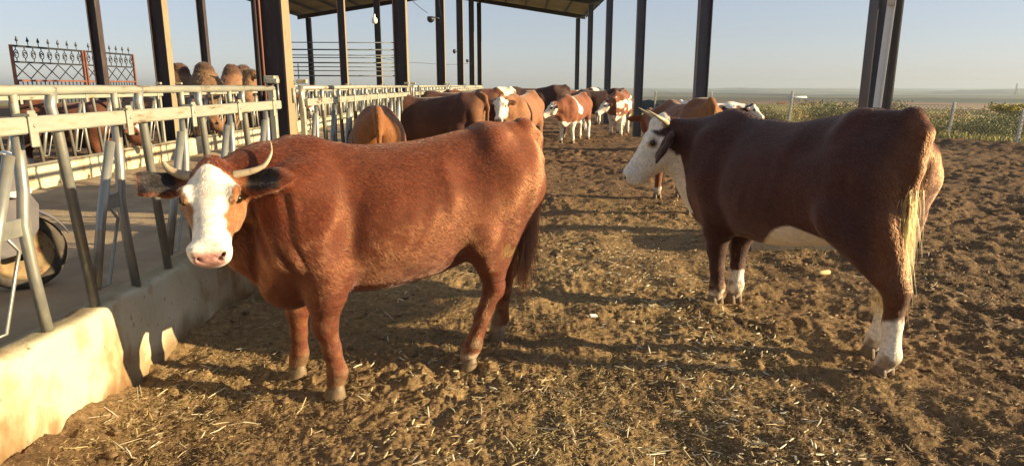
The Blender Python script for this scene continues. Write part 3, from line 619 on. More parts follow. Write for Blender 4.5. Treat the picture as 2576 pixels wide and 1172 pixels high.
def cow(label, loc, ang, poll, hd, paint, group=None, feet=None, h=.026, scale=1., horns=None, fur=0, tail='down', fat=1., roll=0., smooth=3, seed=0, name='cow', furlen=1., hoofs=True, ear=0., nplan=None, eyes=True, tuft=(.06, .03, .015), rear=1., brisket=.86, stout=1., hs=(.90, 1.05, 1.), earz=0., folds=False, stx=0., thr_in=0., nk=.105, hr=.024, front=.85, nr=.165, throat=1., tailn=0):
    ft = dict(FEET); ft.update(feet or {})
    Rm, o = head_frame(poll, hd, roll=roll); hs = np.array(hs); HM = (Rm, o, hs)
    tip = Rm @ np.array([.55, 0, -.1]) + o
    lo = [min(-1.02, tip[0] - .2), min(-.5, tip[1] - .3, o[1] - .36), min(-.0, tip[2] - .1) - .02]; hi = [max(1.1, tip[0] + .15, o[0] + .3), max(.5, tip[1] + .2, o[1] + .36), max(1.45, o[2] + .3)]
    f = Field(lo, hi, h)
    f.profile([(x if x < .5 else .5 + (x - .5) * front, zt, zb, w * fat) for x, zt, zb, w in TRUNK], k=.05, e=2.25, top=.42, bot=.12)
    for s in (1, -1):
        L = 'L' if s > 0 else 'R'
        # pelvis and thigh
        f.cone((-.46, s * .10, 1.26), (-.44, s * .15 * fat, 1.225), .045, .03, .12)
        f.cone((-.70, s * .085, 1.15), (-.77, s * .075, 1.13), .075, .05, .08)
        fx, fy = ft[L + 'H']; dx = fx + .70; dy = fy - s * .15
        st = (-.40 + .14 * dx + stx, s * .205 + .2 * dy, .75 - .35 * stx); hk = (-.765 + .72 * dx, s * .14 + .7 * dy, .475 - .06 * abs(dx)); fl = (fx - .045 + .0 * dx, fy, .135)
        f.cone((-.56, s * .15, 1.02), (st[0] + .02, st[1] * .93, st[2] + .08), .178, .108, .10, sc=(1, 1.3, 1))
        f.cone((-.645, s * .115, 1.0), (-.67 + .4 * dx, s * .135 + .3 * dy, .72), .145, .085, .08, sc=(1, 1.1, 1))
        f.cone(st, hk, .115 * stout, .054 * stout, .06)
        f.cone((-.70 + .35 * dx, s * .145 + .3 * dy, .80), (hk[0] - .025, hk[1], hk[2] + .04), .085 * stout, .032 * stout, .05)
        f.chain([hk, ((hk[0] * .5 + fl[0] * .5) + .005, (hk[1] + fl[1]) / 2, (hk[2] + fl[2]) / 2), fl, (fx - .012, fy, .075)], [.059 * stout, .044 * stout, .049 * stout, .048], .03)
        f.cone((hk[0] - .035, hk[1], hk[2] + .015), (hk[0] - .03, hk[1], hk[2] - .03), .032, .034, .03)
        # shoulder and foreleg
        fx, fy = ft[L + 'F']; dx = fx - .56; dy = fy - s * .15
        el = (.50 + .15 * dx, s * .165 + .1 * dy, .68); kn = (.555 + .62 * dx, s * .14 + .65 * dy, .395); fl = (fx - .02, fy, .13)
        f.cone((.60, s * .16, 1.06), (.66, s * .165, .80), .15, .12, .09, sc=(1, 1.3, 1))
        f.cone((.56, s * .165, .88), el, .155, .105, .08)
        f.chain([el, ((el[0] * .45 + kn[0] * .55), (el[1] * .45 + kn[1] * .55), .53), kn], [.108 * stout, .084 * stout, .060 * stout], .05)
        f.chain([kn, ((kn[0] + fl[0]) / 2, (kn[1] + fl[1]) / 2, .26), fl, (fx - .006, fy, .072)], [.060 * stout, .044 * stout, .048 * stout, .048], .028)
        f.cone((kn[0] + .018, kn[1], kn[2] + .01), (kn[0] + .015, kn[1], kn[2] - .04), .042, .04, .03)
    f.chain([(-.90, 0, 1.16), (-.86, 0, 1.0), (-.80, 0, .80)], [.030, .045, .05], .05, carve=True)
    # neck
    a = np.array([.60, 0, 1.03]); b = Rm @ np.array([.03, 0, -.10]) + o
    mid = (a + b) / 2 + np.array([.03, 0, -.02]) if nplan is None else np.array(nplan)
    f.chain([a, mid, b], [.225, nr, nk], .09, sc=(1, 1.28, 1))
    f.chain([(.62, 0, 1.14), mid + np.array([0, 0, .06]), b + np.array([0, 0, .05])], [.13, .11, min(.08, nk)], .07)
    thr = Rm @ np.array([.16 - thr_in, 0, -.17]) + o                                   # throat and dewlap
    f.chain([thr, mid * .5 + np.array([.86, 0, .62]) * .5 + np.array([.04, 0, -.09]), (brisket, 0, .62), (min(.72, brisket), 0, .555)], [.055 * throat, .07 * throat, .085, .085], .08, sc=(1, 1.5, 1))
    # head
    f.profile(HEAD, k=.035, e=2.5, top=.18, bot=.42, Mx=HM, pad=.08)
    for s in (1, -1):
        f.cone((.10, s * .075, -.10), (.21, s * .06, -.14), .055, .04, .04, Mx=HM)       # cheek
        f.cone((.135, s * .088, .035), (.185, s * .086, .03), .024, .02, .03, Mx=HM)        # brow
        f.cone((.155, s * .112, .0), (.185, s * .110, -.002), .013, .012, .02, carve=True, Mx=HM)
        f.cone((.47, s * .05, -.01), (.50, s * .042, -.028), .034, .028, .025, Mx=HM)       # nostril wing
        f.cone((.512, s * .036, -.022), (.49, s * .055, -.005), .012, .010, .012, carve=True, Mx=HM)
        er = Rm @ np.array([0, 1., 0]) * s
        f.chain([(.03, s * .085, -.045), (.045 + ear * .3, s * .16, -.05 + earz * .4), (.055 + ear, s * .235, -.055 + earz), (.06 + ear * 1.6, s * .305, -.06 + earz * 1.3)], [.042, .06, .058, .018], .02, sc=(1, 1, 2.3), Mx=HM)
        f.chain([(.045, s * .13, -.012 + earz * .2), (.052 + ear * .6, s * .20, -.018 + earz * .7), (.058 + ear * 1.2, s * .26, -.03 + earz * 1.1)], [.028, .036, .02], .012, sc=(1, 1, 1.5), Mx=HM, carve=True)
    f.chain([(.53, .05, -.098), (.545, 0, -.092), (.53, -.05, -.098), (.44, -.075, -.105)], [.007] * 4, .01, Mx=HM, carve=True)
    f.cone((.43, .075, -.105), (.53, .05, -.098), .007, .007, .01, Mx=HM, carve=True)
    f.cone((-.02, 0, .03), (.03, 0, .055), .05, .04, .04, Mx=HM)
    # tail
    T = [(-.74, 0, 1.31), (-.83, 0, 1.25), (-.865, .0, 1.08), (-.87, .01, .85), (-.855, .01, .60)] if tail == 'down' else tail
    f.chain(T, [.055, .045, .032, .026, .022], .03)
    V, Q = f.surface(smooth)
    Nn = normals(V, Q)
    q = (V - o) @ Rm / hs
    aq = np.stack([q[:, 0], np.abs(q[:, 1]), q[:, 2]], 1)
    def seg(a, b):
        a = np.array(a); b = np.array(b); t = np.clip(((aq - a) @ (b - a)) / ((b - a) @ (b - a)), 0, 1); return np.linalg.norm(aq - a - t[:, None] * (b - a), axis=1)
    isear = (np.minimum(seg((.036, .13, -.045), (.055 + ear, .235, -.055 + earz)), seg((.055 + ear, .235, -.055 + earz), (.06 + ear * 1.6, .305, -.06 + earz * 1.3))) < .07) & (aq[:, 1] > .115) & (q[:, 2] > -.095 + earz * .5)
    ishead = ((q[:, 0] > -.05) & (aq[:, 1] < .128) & (q[:, 2] > np.interp(q[:, 0], [-.05, .06, .2, .6], [-.06, -.16, -.24, -.24])) & (q[:, 0] < .6) & (q[:, 2] < .14)) | isear
    # muscle, ribs and skin folds
    body = ~ishead & (V[:, 2] > .5)
    amp = .008 * vn(V * [1, 1, .8], 5, seed) + .0025 * vn(V * [1, .6, 1], 13, seed + 1)
    g2 = lambda a, b: np.exp(-(a / b) ** 2)
    X_, Z_ = V[:, 0], V[:, 2]; sidew = sm(np.abs(V[:, 1]), .05, .12)
    amp = amp + sidew * (-.020 * g2(X_ + .26, .10) * g2(Z_ - 1.13, .07) + .010 * g2(X_ + .12, .04) * g2(Z_ - 1.05, .14) + .012 * g2(X_ - .50 + .28 * (Z_ - .9), .055) * g2(Z_ - .98, .18) - .013 * g2(X_ - .375 + .25 * (Z_ - .9), .06) * g2(Z_ - .88, .2) - .012 * g2(X_ + .60, .035) * g2(Z_ - .92, .16) + .008 * g2(X_ + .50, .06) * g2(Z_ - .95, .15))
    ribs = .0013 * np.sin((V[:, 0] + .35 * (V[:, 2] - .8)) * 58) * np.clip(1 - np.abs(V[:, 0]) / .38, 0, 1) * np.clip((V[:, 2] - .62) / .15, 0, 1) * np.clip((1.12 - V[:, 2]) / .15, 0, 1)
    if folds: amp = amp + (.006 + .006 * vn(V, 5, 69)) * np.sin((V[:, 0] - .25 * V[:, 2]) * 88 + 3.2 * vn(V, 5, 70)) * sm(V[:, 1], .06, .12) * sm(V[:, 0], .58, .66) * (1 - sm(V[:, 0], .86, .92)) * sm(V[:, 2], .66, .78) * (1 - sm(V[:, 2], 1.02, 1.12))
    V = V + Nn * np.where(body, amp + ribs, .25 * amp)[:, None]
    Nn = normals(V, Q)
    C, flen = paint(V, q, ishead, Nn)
    if rear != 1:
        rm = lambda x: np.where(x < -.3, -.3 + (x + .3) * rear, x)
        V[:, 0] = rm(V[:, 0]); T = [(float(rm(np.float64(a_))), b_, c_) for a_, b_, c_ in T]; ft = {k_: (float(rm(np.float64(v_[0]))), v_[1]) for k_, v_ in ft.items()}
    C = np.asarray(C) * (1 + .10 * vn(V, 9, 3) + .08 * vn(V, 30, 4))[:, None]
    mud = sm(vn(V, 16, 88) + .6 * vn(V, 40, 89) + 1.3 * (.16 - V[:, 2]) / .16, .15, .8) * (V[:, 2] < .45) * (~ishead)
    C = mixc(C, (.17, .105, .05), mud * .75)
    me = np_mesh(name, V, Q, True, C); ob = link(name, me, M['hide'])
    ob.location = (loc[0], loc[1], loc[2] if len(loc) > 2 else 0); ob.rotation_euler = (0, 0, ang); ob.scale = (scale,) * 3
    tag(ob, label, name, group)
    # parts
    for L, (fx, fy) in ft.items():
        if hoofs: c = link('hoof', HOOF, None, ob); c.location = (fx - (.005 if L[1] == 'F' else .012), fy, -.004)
    if eyes:
        V0, F0 = ball(.021)
        for s in (1, -1):
            c = link('eye', np_mesh('eye', V0, F0), M['eye'], ob); c.location = Vector(Rm @ (hs * np.array([.170, s * .0965, .003])) + o)
    if horns:
        for s in (1, -1):
            hh = (horns[0] if s > 0 else horns[1]) if isinstance(horns, tuple) else horns
            pts = [Rm @ (hs * np.array([x, s * y, z])) + o for x, y, z in hh]
            fine = []
            for i in range(len(pts) - 1):
                p0, p1, p2, p3 = pts[max(i - 1, 0)], pts[i], pts[i + 1], pts[min(i + 2, len(pts) - 1)]
                for t in np.linspace(0, 1, 6)[:-1]:
                    fine.append(.5 * (2 * p1 + (p2 - p0) * t + (2 * p0 - 5 * p1 + 4 * p2 - p3) * t * t + (3 * p1 - p0 - 3 * p2 + p3) * t**3))
            fine.append(pts[-1]); n = len(fine)
            MB().tube(fine, [(hr if np.isscalar(hr) else hr[s < 0]) * (1 - (i / (n - 1))**1.2 * (.93 if np.isscalar(hr) or s > 0 else .6)) for i in range(n)], 12).build('horn', M['horn'], ob)
    if fur:
        r = np.random.default_rng(seed + 11)
        tri = np.concatenate([Q[:, [0, 1, 2]], Q[:, [0, 2, 3]]]); ar = np.linalg.norm(np.cross(V[tri[:, 1]] - V[tri[:, 0]], V[tri[:, 2]] - V[tri[:, 0]]), axis=1)
        fl_ = flen[tri].mean(1); wgt = ar * (fl_ > .002) * np.clip(.02 / np.maximum(fl_, .004), .6, 2.2)
        ti = r.choice(len(tri), fur, p=wgt / wgt.sum()); uv = r.random((fur, 2)); fl2 = uv.sum(1) > 1; uv[fl2] = 1 - uv[fl2]
        bc = np.c_[1 - uv.sum(1), uv]; tr = tri[ti]
        mixb = lambda A: (A[tr] * (bc[:, :, None] if A.ndim == 2 else bc)).sum(1)
        P = mixb(V); N3 = unit(mixb(Nn)); Lh = mixb(flen); Cc = mixb(C); hh = mixb(ishead.astype(float)); qq = (P - o) @ Rm / hs
        D = np.tile([-.75, 0, -.62], (fur, 1)); leg = P[:, 2] < .58
        D[leg] = [-.1, 0, -1]; D[hh > .5] = Rm[:, 0]
        e_ = (hh > .5) & (np.abs(qq[:, 1]) > .13); D[e_] = Rm[:, 1] * np.sign(qq[e_, 1])[:, None]
        tp = (hh > .5) & (qq[:, 0] < .13); D[tp & ~e_] = (Rm[:, 0] * .5)[None] + Rm[:, 1] * (.9 * np.sign(qq[tp & ~e_, 1]) * np.minimum(1, np.abs(qq[tp & ~e_, 1]) / .04))[:, None] + Rm[:, 2] * .2
        G = np.stack([vn(P, 11, 21 + k) + .8 * vn(P, 34, 31 + k) for k in range(3)], 1)
        D = D + (.13 + .26 * np.clip(vn(P, 2.2, 66), 0, 1))[:, None] * G + .10 * r.normal(size=(fur, 3)); D = unit(D - N3 * (D * N3).sum(1, keepdims=True))
        wv = vn(P, 55, 8)
        Lh = Lh * furlen * (.75 + .5 * r.random(fur)); Cc = Cc * (1 + .06 * r.normal(size=fur) + .07 * wv)[:, None]
        strands('coat', P, D, N3, Lh, Cc, ob, rad=.00065, bend=.24)
    # tail switch
    n = int(tailn or 2600 if fur > 50000 else 500 if fur else 110); r = np.random.default_rng(seed + 5); e = np.array(T[-1]); dn = unit((e - np.array(T[-2]))[None])[0]
    P = e - dn * (.33 * r.random(n)[:, None]) + (.016 * r.normal(size=(n, 3))); D = unit(np.array([0, 0, -1.]) + .10 * r.normal(size=(n, 3)) + dn * .3)
    strands('tail_switch', P, D, unit(r.normal(size=(n, 3))), .22 + .20 * r.random(n), np.array(tuft)[None] * (.8 + .5 * r.random(n)[:, None]), ob, rad=.0014 if fur else .004, bend=.12, npt=6)
    return ob

# ---------------------------------------------------------------- coats of the individual animals
def base_len(V, q, hd):
    fl = np.where(V[:, 2] < .55, .010, .019); fl = np.where((V[:, 0] > .40) & (V[:, 2] > .6), .025, fl)
    fl = np.where(hd, np.where(q[:, 0] < .16, .024, .012), fl); fl = np.where(hd & (np.abs(q[:, 1]) > .13), .018, fl)
    fl = np.where(hd & (q[:, 0] > .46), .004, fl); fl = np.where(hd & (q[:, 0] > .50), 0, fl)
    de = np.linalg.norm(np.stack([q[:, 0] - .17, np.abs(q[:, 1]) - .098, q[:, 2]], 1), axis=1); fl = np.where(hd & (de < .03), 0.0, fl)
    return np.where(V[:, 2] < .07, 0, fl)
def eye_ring(C, q, hd, c=(.05, .025, .02)):
    de = np.linalg.norm(np.stack([(q[:, 0] - .17) * .8, np.abs(q[:, 1]) - .098, q[:, 2]], 1), axis=1)
    return mixc(C, c, (1 - sm(de, .024, .036)) * hd)
def nose(C, q, hd, c=(.52, .27, .22)):
    C = mixc(C, c, sm(q[:, 0] + .25 * q[:, 2], .474, .492) * hd * sm(-q[:, 2], -.02, -.0) * (1 - sm(-q[:, 2], .085, .10)) * (1 - sm(np.abs(q[:, 1]), .05, .062)))
    d = np.linalg.norm(np.stack([q[:, 0] - .503, np.abs(q[:, 1]) - .044, q[:, 2] + .014], 1), axis=1)
    return mixc(C, (.06, .025, .022), (1 - sm(d, .011, .018)) * hd)
def ear_inside(C, q, hd, Nh, c=(.014, .010, .009)):
    w = hd * sm(np.abs(q[:, 1]), .115, .14) * (1 - sm(np.abs(q[:, 1]), .235, .27)) * sm(Nh, .1, .5)
    return mixc(C, c, w)
FRAME = {}
def paint_red(V, q, hd, Nn):
    n1 = vn(V, 4, 41); n2 = vn(V, 12, 42)
    C = np.tile([.112, .0275, .0082], (len(V), 1)); C = mixc(C, (.115, .030, .010), np.clip(.5 + .9 * n1, 0, 1) * .45)
    C = mixc(C, (.115, .029, .010), sm(V[:, 0], .35, .75) * .6)                      # darker fore end
    C = mixc(C, (.17, .050, .017), sm(-V[:, 0], .25, .55) * sm(V[:, 2], .8, 1.0) * .7)
    d = np.hypot(V[:, 0] + .36, (V[:, 2] - 1.18) * 1.0); C = mixc(C, (.09, .025, .012), (1 - sm(d, .0, .13)) * .35)
    C = mixc(C, (.19, .10, .03), sm(n2 + vn(V, 45, 5), .35, .6) * (1 - sm(np.hypot(V[:, 0] + .55, V[:, 2] - .72), .10, .2)) * .9)  # soiled thigh
    C = mixc(C, (.20, .075, .028), sm(vn(V, 22, 9), 0, .3) * (V[:, 2] < .45) * .6)
    w = np.interp(q[:, 0], [.01, .05, .085, .15, .22, .29, .36, .41, .6], [.0, .075, .100, .093, .070, .054, .062, .2, .3]) + .012 * vn(q, 30, 2)
    side = sm(q[:, 2], -.07, -.03)
    side = np.where(q[:, 0] > .37, 1, side)
    C = mixc(C, (.80, .74, .62), hd * sm(w - np.abs(q[:, 1]), -.008, .010) * side)
    C = mixc(C, (.36, .15, .045), hd * (1 - sm(w - np.abs(q[:, 1]), -.01, .01)) * sm(q[:, 0], .0, .1) * (np.abs(q[:, 1]) < .13) * .5)
    C = mixc(C, (.55, .42, .28), sm(.115 - V[:, 2], 0, .03) * (V[:, 0] < 0) * .75)
    C = mixc(C, (.50, .40, .28), hd * sm(vn(q, 16, 7) + .5 * vn(q, 45, 8), .1, .7) * (np.abs(q[:, 1]) < .11) * sm(C[:, 2], .4, .55) * .45)
    Nh = Nn @ FRAME['R'][:, 2]; C = ear_inside(C, q, hd, Nh)
    C = eye_ring(C, q, hd, (.20, .08, .04)); C = nose(C, q, hd)
    return C, base_len(V, q, hd)
def paint_dark(V, q, hd, Nn):
    n1 = vn(V, 4, 51); n2 = vn(V, 14, 52)
    C = np.tile([.056, .0185, .012], (len(V), 1)); C = mixc(C, (.030, .011, .008), np.clip(.5 + n1, 0, 1) * .6)
    C = mixc(C, (.17, .062, .018), sm(-V[:, 0], .70, .80) * .4)  # rear mixed lighter, as if sun fell on the rump
    W_ = (.76, .68, .55)
    be = sm(.70 + .04 * n1 - V[:, 2] - .95 * np.abs(V[:, 0] + .20) ** 1.4, -.01, .012) * (V[:, 0] > -.5) * (V[:, 0] < .40)
    C = mixc(C, W_, be)
    C = mixc(C, W_, sm(.06 - np.abs(V[:, 1]), -.02, .02) * sm(V[:, 0], .5, .62) * sm(.60 - V[:, 2], 0, .04) * .8)
    zf = np.where(V[:, 0] > 0, np.where(V[:, 1] < .03, .24, .115), .325) + .02 * n2 + .025 * vn(V, 38, 53)
    C = mixc(C, W_, sm(zf - V[:, 2], -.018, .02) * ((V[:, 0] < -.45) | (V[:, 0] > .35)))
    C = mixc(C, W_, ((V[:, 1] > -.0) & (V[:, 0] > .35) & (V[:, 1] < .06)) * sm(.55 - V[:, 2], 0, .04) * sm(vn(V, 9, 6), -.2, .1) * .8)
    hw = hd * sm(q[:, 0] - .30 * (q[:, 2] + .1) - .02 * n2, .045, .07) * (np.abs(q[:, 1]) < .135)
    hw = np.maximum(hw, (np.linalg.norm(q - np.array([.02, 0, .03]), axis=1) < .09) * 1.)
    thr = sm(.20 - np.abs(q[:, 1]) - .0, 0, .02) * sm(-q[:, 2] + .55 * q[:, 0], .225, .25) * (q[:, 0] > -.10) * (q[:, 0] < .45) * (q[:, 2] > -.50) * (V[:, 0] > .85)
    hw = np.maximum(hw, thr)
    C = mixc(C, W_, hw)
    for dx, dz in ((.035, .012), (.055, -.012)):
        dd = np.linalg.norm(np.stack([q[:, 0] - .14 - dx * .6, (np.abs(q[:, 1]) - .10) * .7, q[:, 2] - dz], 1), axis=1); C = mixc(C, (.10, .025, .012), (1 - sm(dd, .007, .014)) * hd)
    C = mixc(C, (.055, .02, .012), hd * sm(np.abs(q[:, 1]), .12, .135))
    C = eye_ring(C, q, hd, (.42, .27, .18)); C = nose(C, q, hd, (.50, .34, .26))
    return C, base_len(V, q, hd)
def paint_plain(base, dark, face=None, socks=0., rump=None, seed=0, patch=None, white=(.74, .68, .56), thr=.25, saddle=0., pinf=3.2):
    def P(V, q, hd, Nn):
        n1 = vn(V, 4, 60 + seed); C = np.tile(base, (len(V), 1)); C = mixc(C, dark, np.clip(.5 + n1, 0, 1) * .6)
        if rump: C = mixc(C, rump, sm(-V[:, 0], .60, .78))
        if patch is not None:
            p = vn(V * [1, 1.0, .8], pinf, 90 + seed) + .4 * vn(V, 8, 91 + seed)
            C = mixc(C, white, sm(p, thr, thr + .08) * (~hd))
        if saddle:
            C = mixc(C, white, sm(.07 + .09 * vn(V, 6, 95) - np.abs(V[:, 0] - .42 + .35 * (1.3 - V[:, 2])), 0, .03) * sm(V[:, 2] + .1 * vn(V, 5, 96), .78, .84) * saddle)
        C = mixc(C, white, sm(socks + .05 * vn(V, 9, 3) - V[:, 2], -.01, .02) * ((V[:, 0] < -.3) | (V[:, 0] > .3) | (V[:, 2] < .56)))
        if face == 'white': C = mixc(C, white, hd * sm(q[:, 0] + .04 * n1, .0, .03) * (np.abs(q[:, 1]) < .14))
        elif face == 'blaze': C = mixc(C, white, hd * np.maximum(sm(.06 - np.abs(q[:, 1]), -.01, .01) * (q[:, 2] > -.06), sm(q[:, 0], .36, .40)) * (q[:, 0] > .02))
        if face: C = nose(C, q, hd, (.45, .27, .22))
        C = eye_ring(C, q, hd)
        return C, base_len(V, q, hd)
    return P
# ---------------------------------------------------------------- the two cows in front
HD1 = (.07, .325, -.385); FRAME['R'], _ = head_frame((0, 0, 0), HD1)
cow('red brown cow with a white blazed face looking at the camera beside the low wall', (-.57, 3.51), math.atan2(-.46, -.89), (.955, .135, 1.165), HD1, paint_red,
    feet=dict(LF=(.485, .166), RF=(.615, -.17), LH=(-.247, .15), RH=(-.614, -.175)), h=.0095, fur=260000, seed=3, group='cattle in the muddy yard',
    horns=([(.02, .075, .01), (.01, .14, .02), (-.02, .195, .03), (-.09, .225, .05), (-.175, .222, .05)], [(.02, .075, .01), (.012, .115, .02), (-.01, .15, .035), (-.045, .168, .045)]), smooth=4, ear=.018, earz=.085, nk=.085, hs=(.80, 1.13, 1.), folds=True, nplan=(.74, .03, 1.08), rear=.90, brisket=.64, thr_in=.14, front=.62, nr=.14, hr=(.0185, .024), tuft=(.075, .026, .012), tail=[(-.72, 0, 1.31), (-.80, 0, 1.25), (-.82, .01, 1.08), (-.755, .03, .85), (-.70, .05, .68)], tailn=1100, stout=1.0)
HD2 = (.13, .27, -.40); FRAME['R'], _ = head_frame((0, 0, 0), HD2)
cow('dark brown horned cow with white face and socks, its rump turned to us', (1.765, 4.19), R(112.5), (1.04, .235, 1.20), HD2, paint_dark,
    feet=dict(LF=(.51, .13), RF=(.50, -.02), LH=(-.80, .10), RH=(-.56, -.09)), h=.0105, fur=190000, seed=9, group='cattle in the muddy yard', scale=1.05,
    horns=[(.0, .075, .01), (-.01, .14, .03), (.0, .20, .10), (.01, .215, .19)], smooth=4, throat=1.75, ear=.13, hs=(.93, 1.05, 1.08), tuft=(.30, .185, .06), tail=[(-.72, 0, 1.31), (-.80, .025, 1.25), (-.825, .055, 1.08), (-.805, .075, .88), (-.79, .085, .66)], stout=1.04, stx=-.10, hr=.028, rear=.95)
# ---------------------------------------------------------------- herd behind
GY = 'cattle in the muddy yard'
def wl(ang, v):
    """world direction -> direction in the animal's own frame"""
    c, s = math.cos(-ang), math.sin(-ang); return (c * v[0] - s * v[1], s * v[0] + c * v[1], v[2])
STUB = [(.015, .08, .01), (.005, .125, .02), (-.02, .155, .035)]
TAN = paint_plain([.19, .072, .022], (.13, .045, .015), rump=(.22, .082, .023), seed=1)
DKB = paint_plain([.075, .026, .015], (.045, .016, .011), rump=(.16, .065, .024), seed=2)  # lighter rump tone is sunlight painted into the coat
DKR = paint_plain([.085, .025, .014], (.05, .017, .011), rump=(.14, .05, .022), seed=3)
LTB = paint_plain([.27, .115, .048], (.20, .08, .034), face='white', socks=.12, seed=4)
DK2 = paint_plain([.06, .026, .018], (.045, .02, .015), seed=5, socks=.1)
SIM = paint_plain([.21, .068, .028], (.16, .05, .022), face='white', socks=.60, seed=6, saddle=1., rump=(.24, .085, .03))
SIM2 = paint_plain([.20, .065, .027], (.14, .045, .02), face='white', socks=.62, seed=8, patch=1, thr=.42, pinf=2.2)
DK3 = paint_plain([.055, .022, .016], (.04, .017, .013), socks=.42, seed=9)
RW = paint_plain([.17, .055, .025], (.12, .04, .02), face='white', socks=.4, seed=10, patch=1, thr=.2)
BRN = paint_plain([.19, .068, .022], (.12, .04, .015), rump=(.24, .10, .03), seed=11, socks=.16)
SPT = paint_plain([.085, .035, .022], (.06, .025, .017), face='white', socks=.3, seed=12)
def spotted(V, q, hd, Nn):
    C, fl = SPT(V, q, hd, Nn); n = vn(V, 7, 77)
    C = mixc(C, (.74, .70, .62), sm(V[:, 2] + .10 * n, 1.16, 1.20) * (~hd)); C = mixc(C, (.04, .018, .012), (vn(V, 11, 78) > .45) * sm(V[:, 2], 1.05, 1.12) * 1. * (~hd)); return C, fl
def put(label, x, y, deg, poll, hdw, paint, **kw):
    a = R(deg); kw.setdefault('name', 'cow'); return cow(label, (x, y), a, poll, wl(a, hdw), paint, group=GY, **kw)
put('tan cow seen from behind, only its rounded rump showing over the red cow', -1.66, 8.0, 103, (1.2, .05, 1.0), (-.3, .6, -.7), TAN, scale=.98, seed=21, tuft=(.25, .11, .04), fur=16000, furlen=1.2, h=.02, fat=1.12)
put('shaggy dark brown cow with a rump painted as sunlit, feeding at the near fence', -1.42, 12.3, 168, (1.16, 0, 1.0), (-.7, .1, -.7), DKB, scale=1.06, seed=22, tuft=(.06, .03, .02), fur=16000, furlen=1.4, h=.022, tail=[(-.74, 0, 1.31), (-.83, .03, 1.27), (-.88, .05, 1.10), (-.87, .03, .85), (-.86, 0, .55)])
put('dark red cow feeding at the fence behind the shaggy brown one', -1.22, 14.6, 171, (1.16, 0, 1.0), (-.7, 0, -.7), DKR, scale=1.1, fur=9000, seed=23)
put('light brown cow with a white face turned to the camera', .12, 14.35, 252, (1.02, -.10, 1.22), (-.08, -.5, -.75), LTB, scale=1.06, fur=9000, h=.02, seed=24, horns=STUB, tuft=(.4, .25, .12))
put('red cow with a white patched back feeding beyond the dark red cow', -1.0, 17.4, 178, (1.16, 0, 1.05), (-.7, 0, -.6), RW, scale=1.12, seed=25)
put('dark brown cow standing broadside behind the white faced light brown cow', .60, 20.6, 176, (1.18, .1, 1.15), (-.8, 0, -.5), DK2, scale=1.16, seed=26)
put('red and white cow with pale legs facing left in mid yard', 1.62, 18.95, 243, (1.03, -.18, 1.06), (-.72, -.22, -.62), SIM, scale=1.0, fur=9000, seed=27, horns=STUB, tuft=(.55, .42, .28), feet=dict(LF=(.50, .15), RF=(.62, -.14), LH=(-.62, .16), RH=(-.74, -.15)), h=.02)
put('dark cow with white socks half hidden behind the red and white cow', 3.0, 24.4, 183, (1.16, .1, 1.1), (-.8, -.1, -.6), DK3, scale=1.08, seed=28)
put('red and white patched cow with white face and legs beside the third right column', 3.25, 21.5, 252, (1.06, -.20, 1.0), (-.70, -.3, -.65), SIM2, scale=1.05, fur=8000, seed=29, tuft=(.5, .4, .28), h=.02)
put('far red cow with a white head raised behind the others', 2.5, 27.2, 195, (1.2, .1, 1.34), (-.7, -.4, -.5), RW, scale=1.08, seed=30)
put('brown cow standing with its rump towards us behind the horned dark cow', 2.19, 8.75, 96, (1.2, .1, 1.1), (.1, .6, -.7), BRN, scale=1.04, seed=31, tuft=(.3, .16, .07), fur=14000, h=.02, furlen=1.2)
put('dark cow with a white spotted back and white face turned right', 4.55, 16.2, 2, (1.12, -.12, 1.19), (.55, -.5, -.62), spotted, scale=.90, seed=32, h=.022)
GP = 'cattle feeding behind the far fence'
def pen(label, x, y, deg, paint, **kw):
    a = R(deg); cow(label, (x, y), a, (1.13, .0, .86), wl(a, (math.cos(a) * .6, math.sin(a) * .6, -.8)), paint, group=GP, h=.03, **kw)
pen('orange brown cow with its head through the far feed fence, leftmost of those cattle', -8.35, 9.0, -6, paint_plain([.24, .10, .032], (.15, .06, .025), seed=14), seed=41)
pen('red cow with a white muzzle reaching down into the alley by the far wall', -7.72, 11.5, 4, paint_plain([.13, .042, .018], (.08, .028, .014), seed=15, face='blaze', socks=.3), seed=42)
pen('pale tan cow feeding through the far fence beside the column', -7.8, 14.9, 0, paint_plain([.20, .105, .05], (.14, .07, .035), seed=16), seed=43)
pen('red and white cow feeding through the far fence further along the alley', -7.75, 21.9, -4, paint_plain([.22, .07, .025], (.16, .05, .02), seed=17, face='white', patch=1), seed=44)

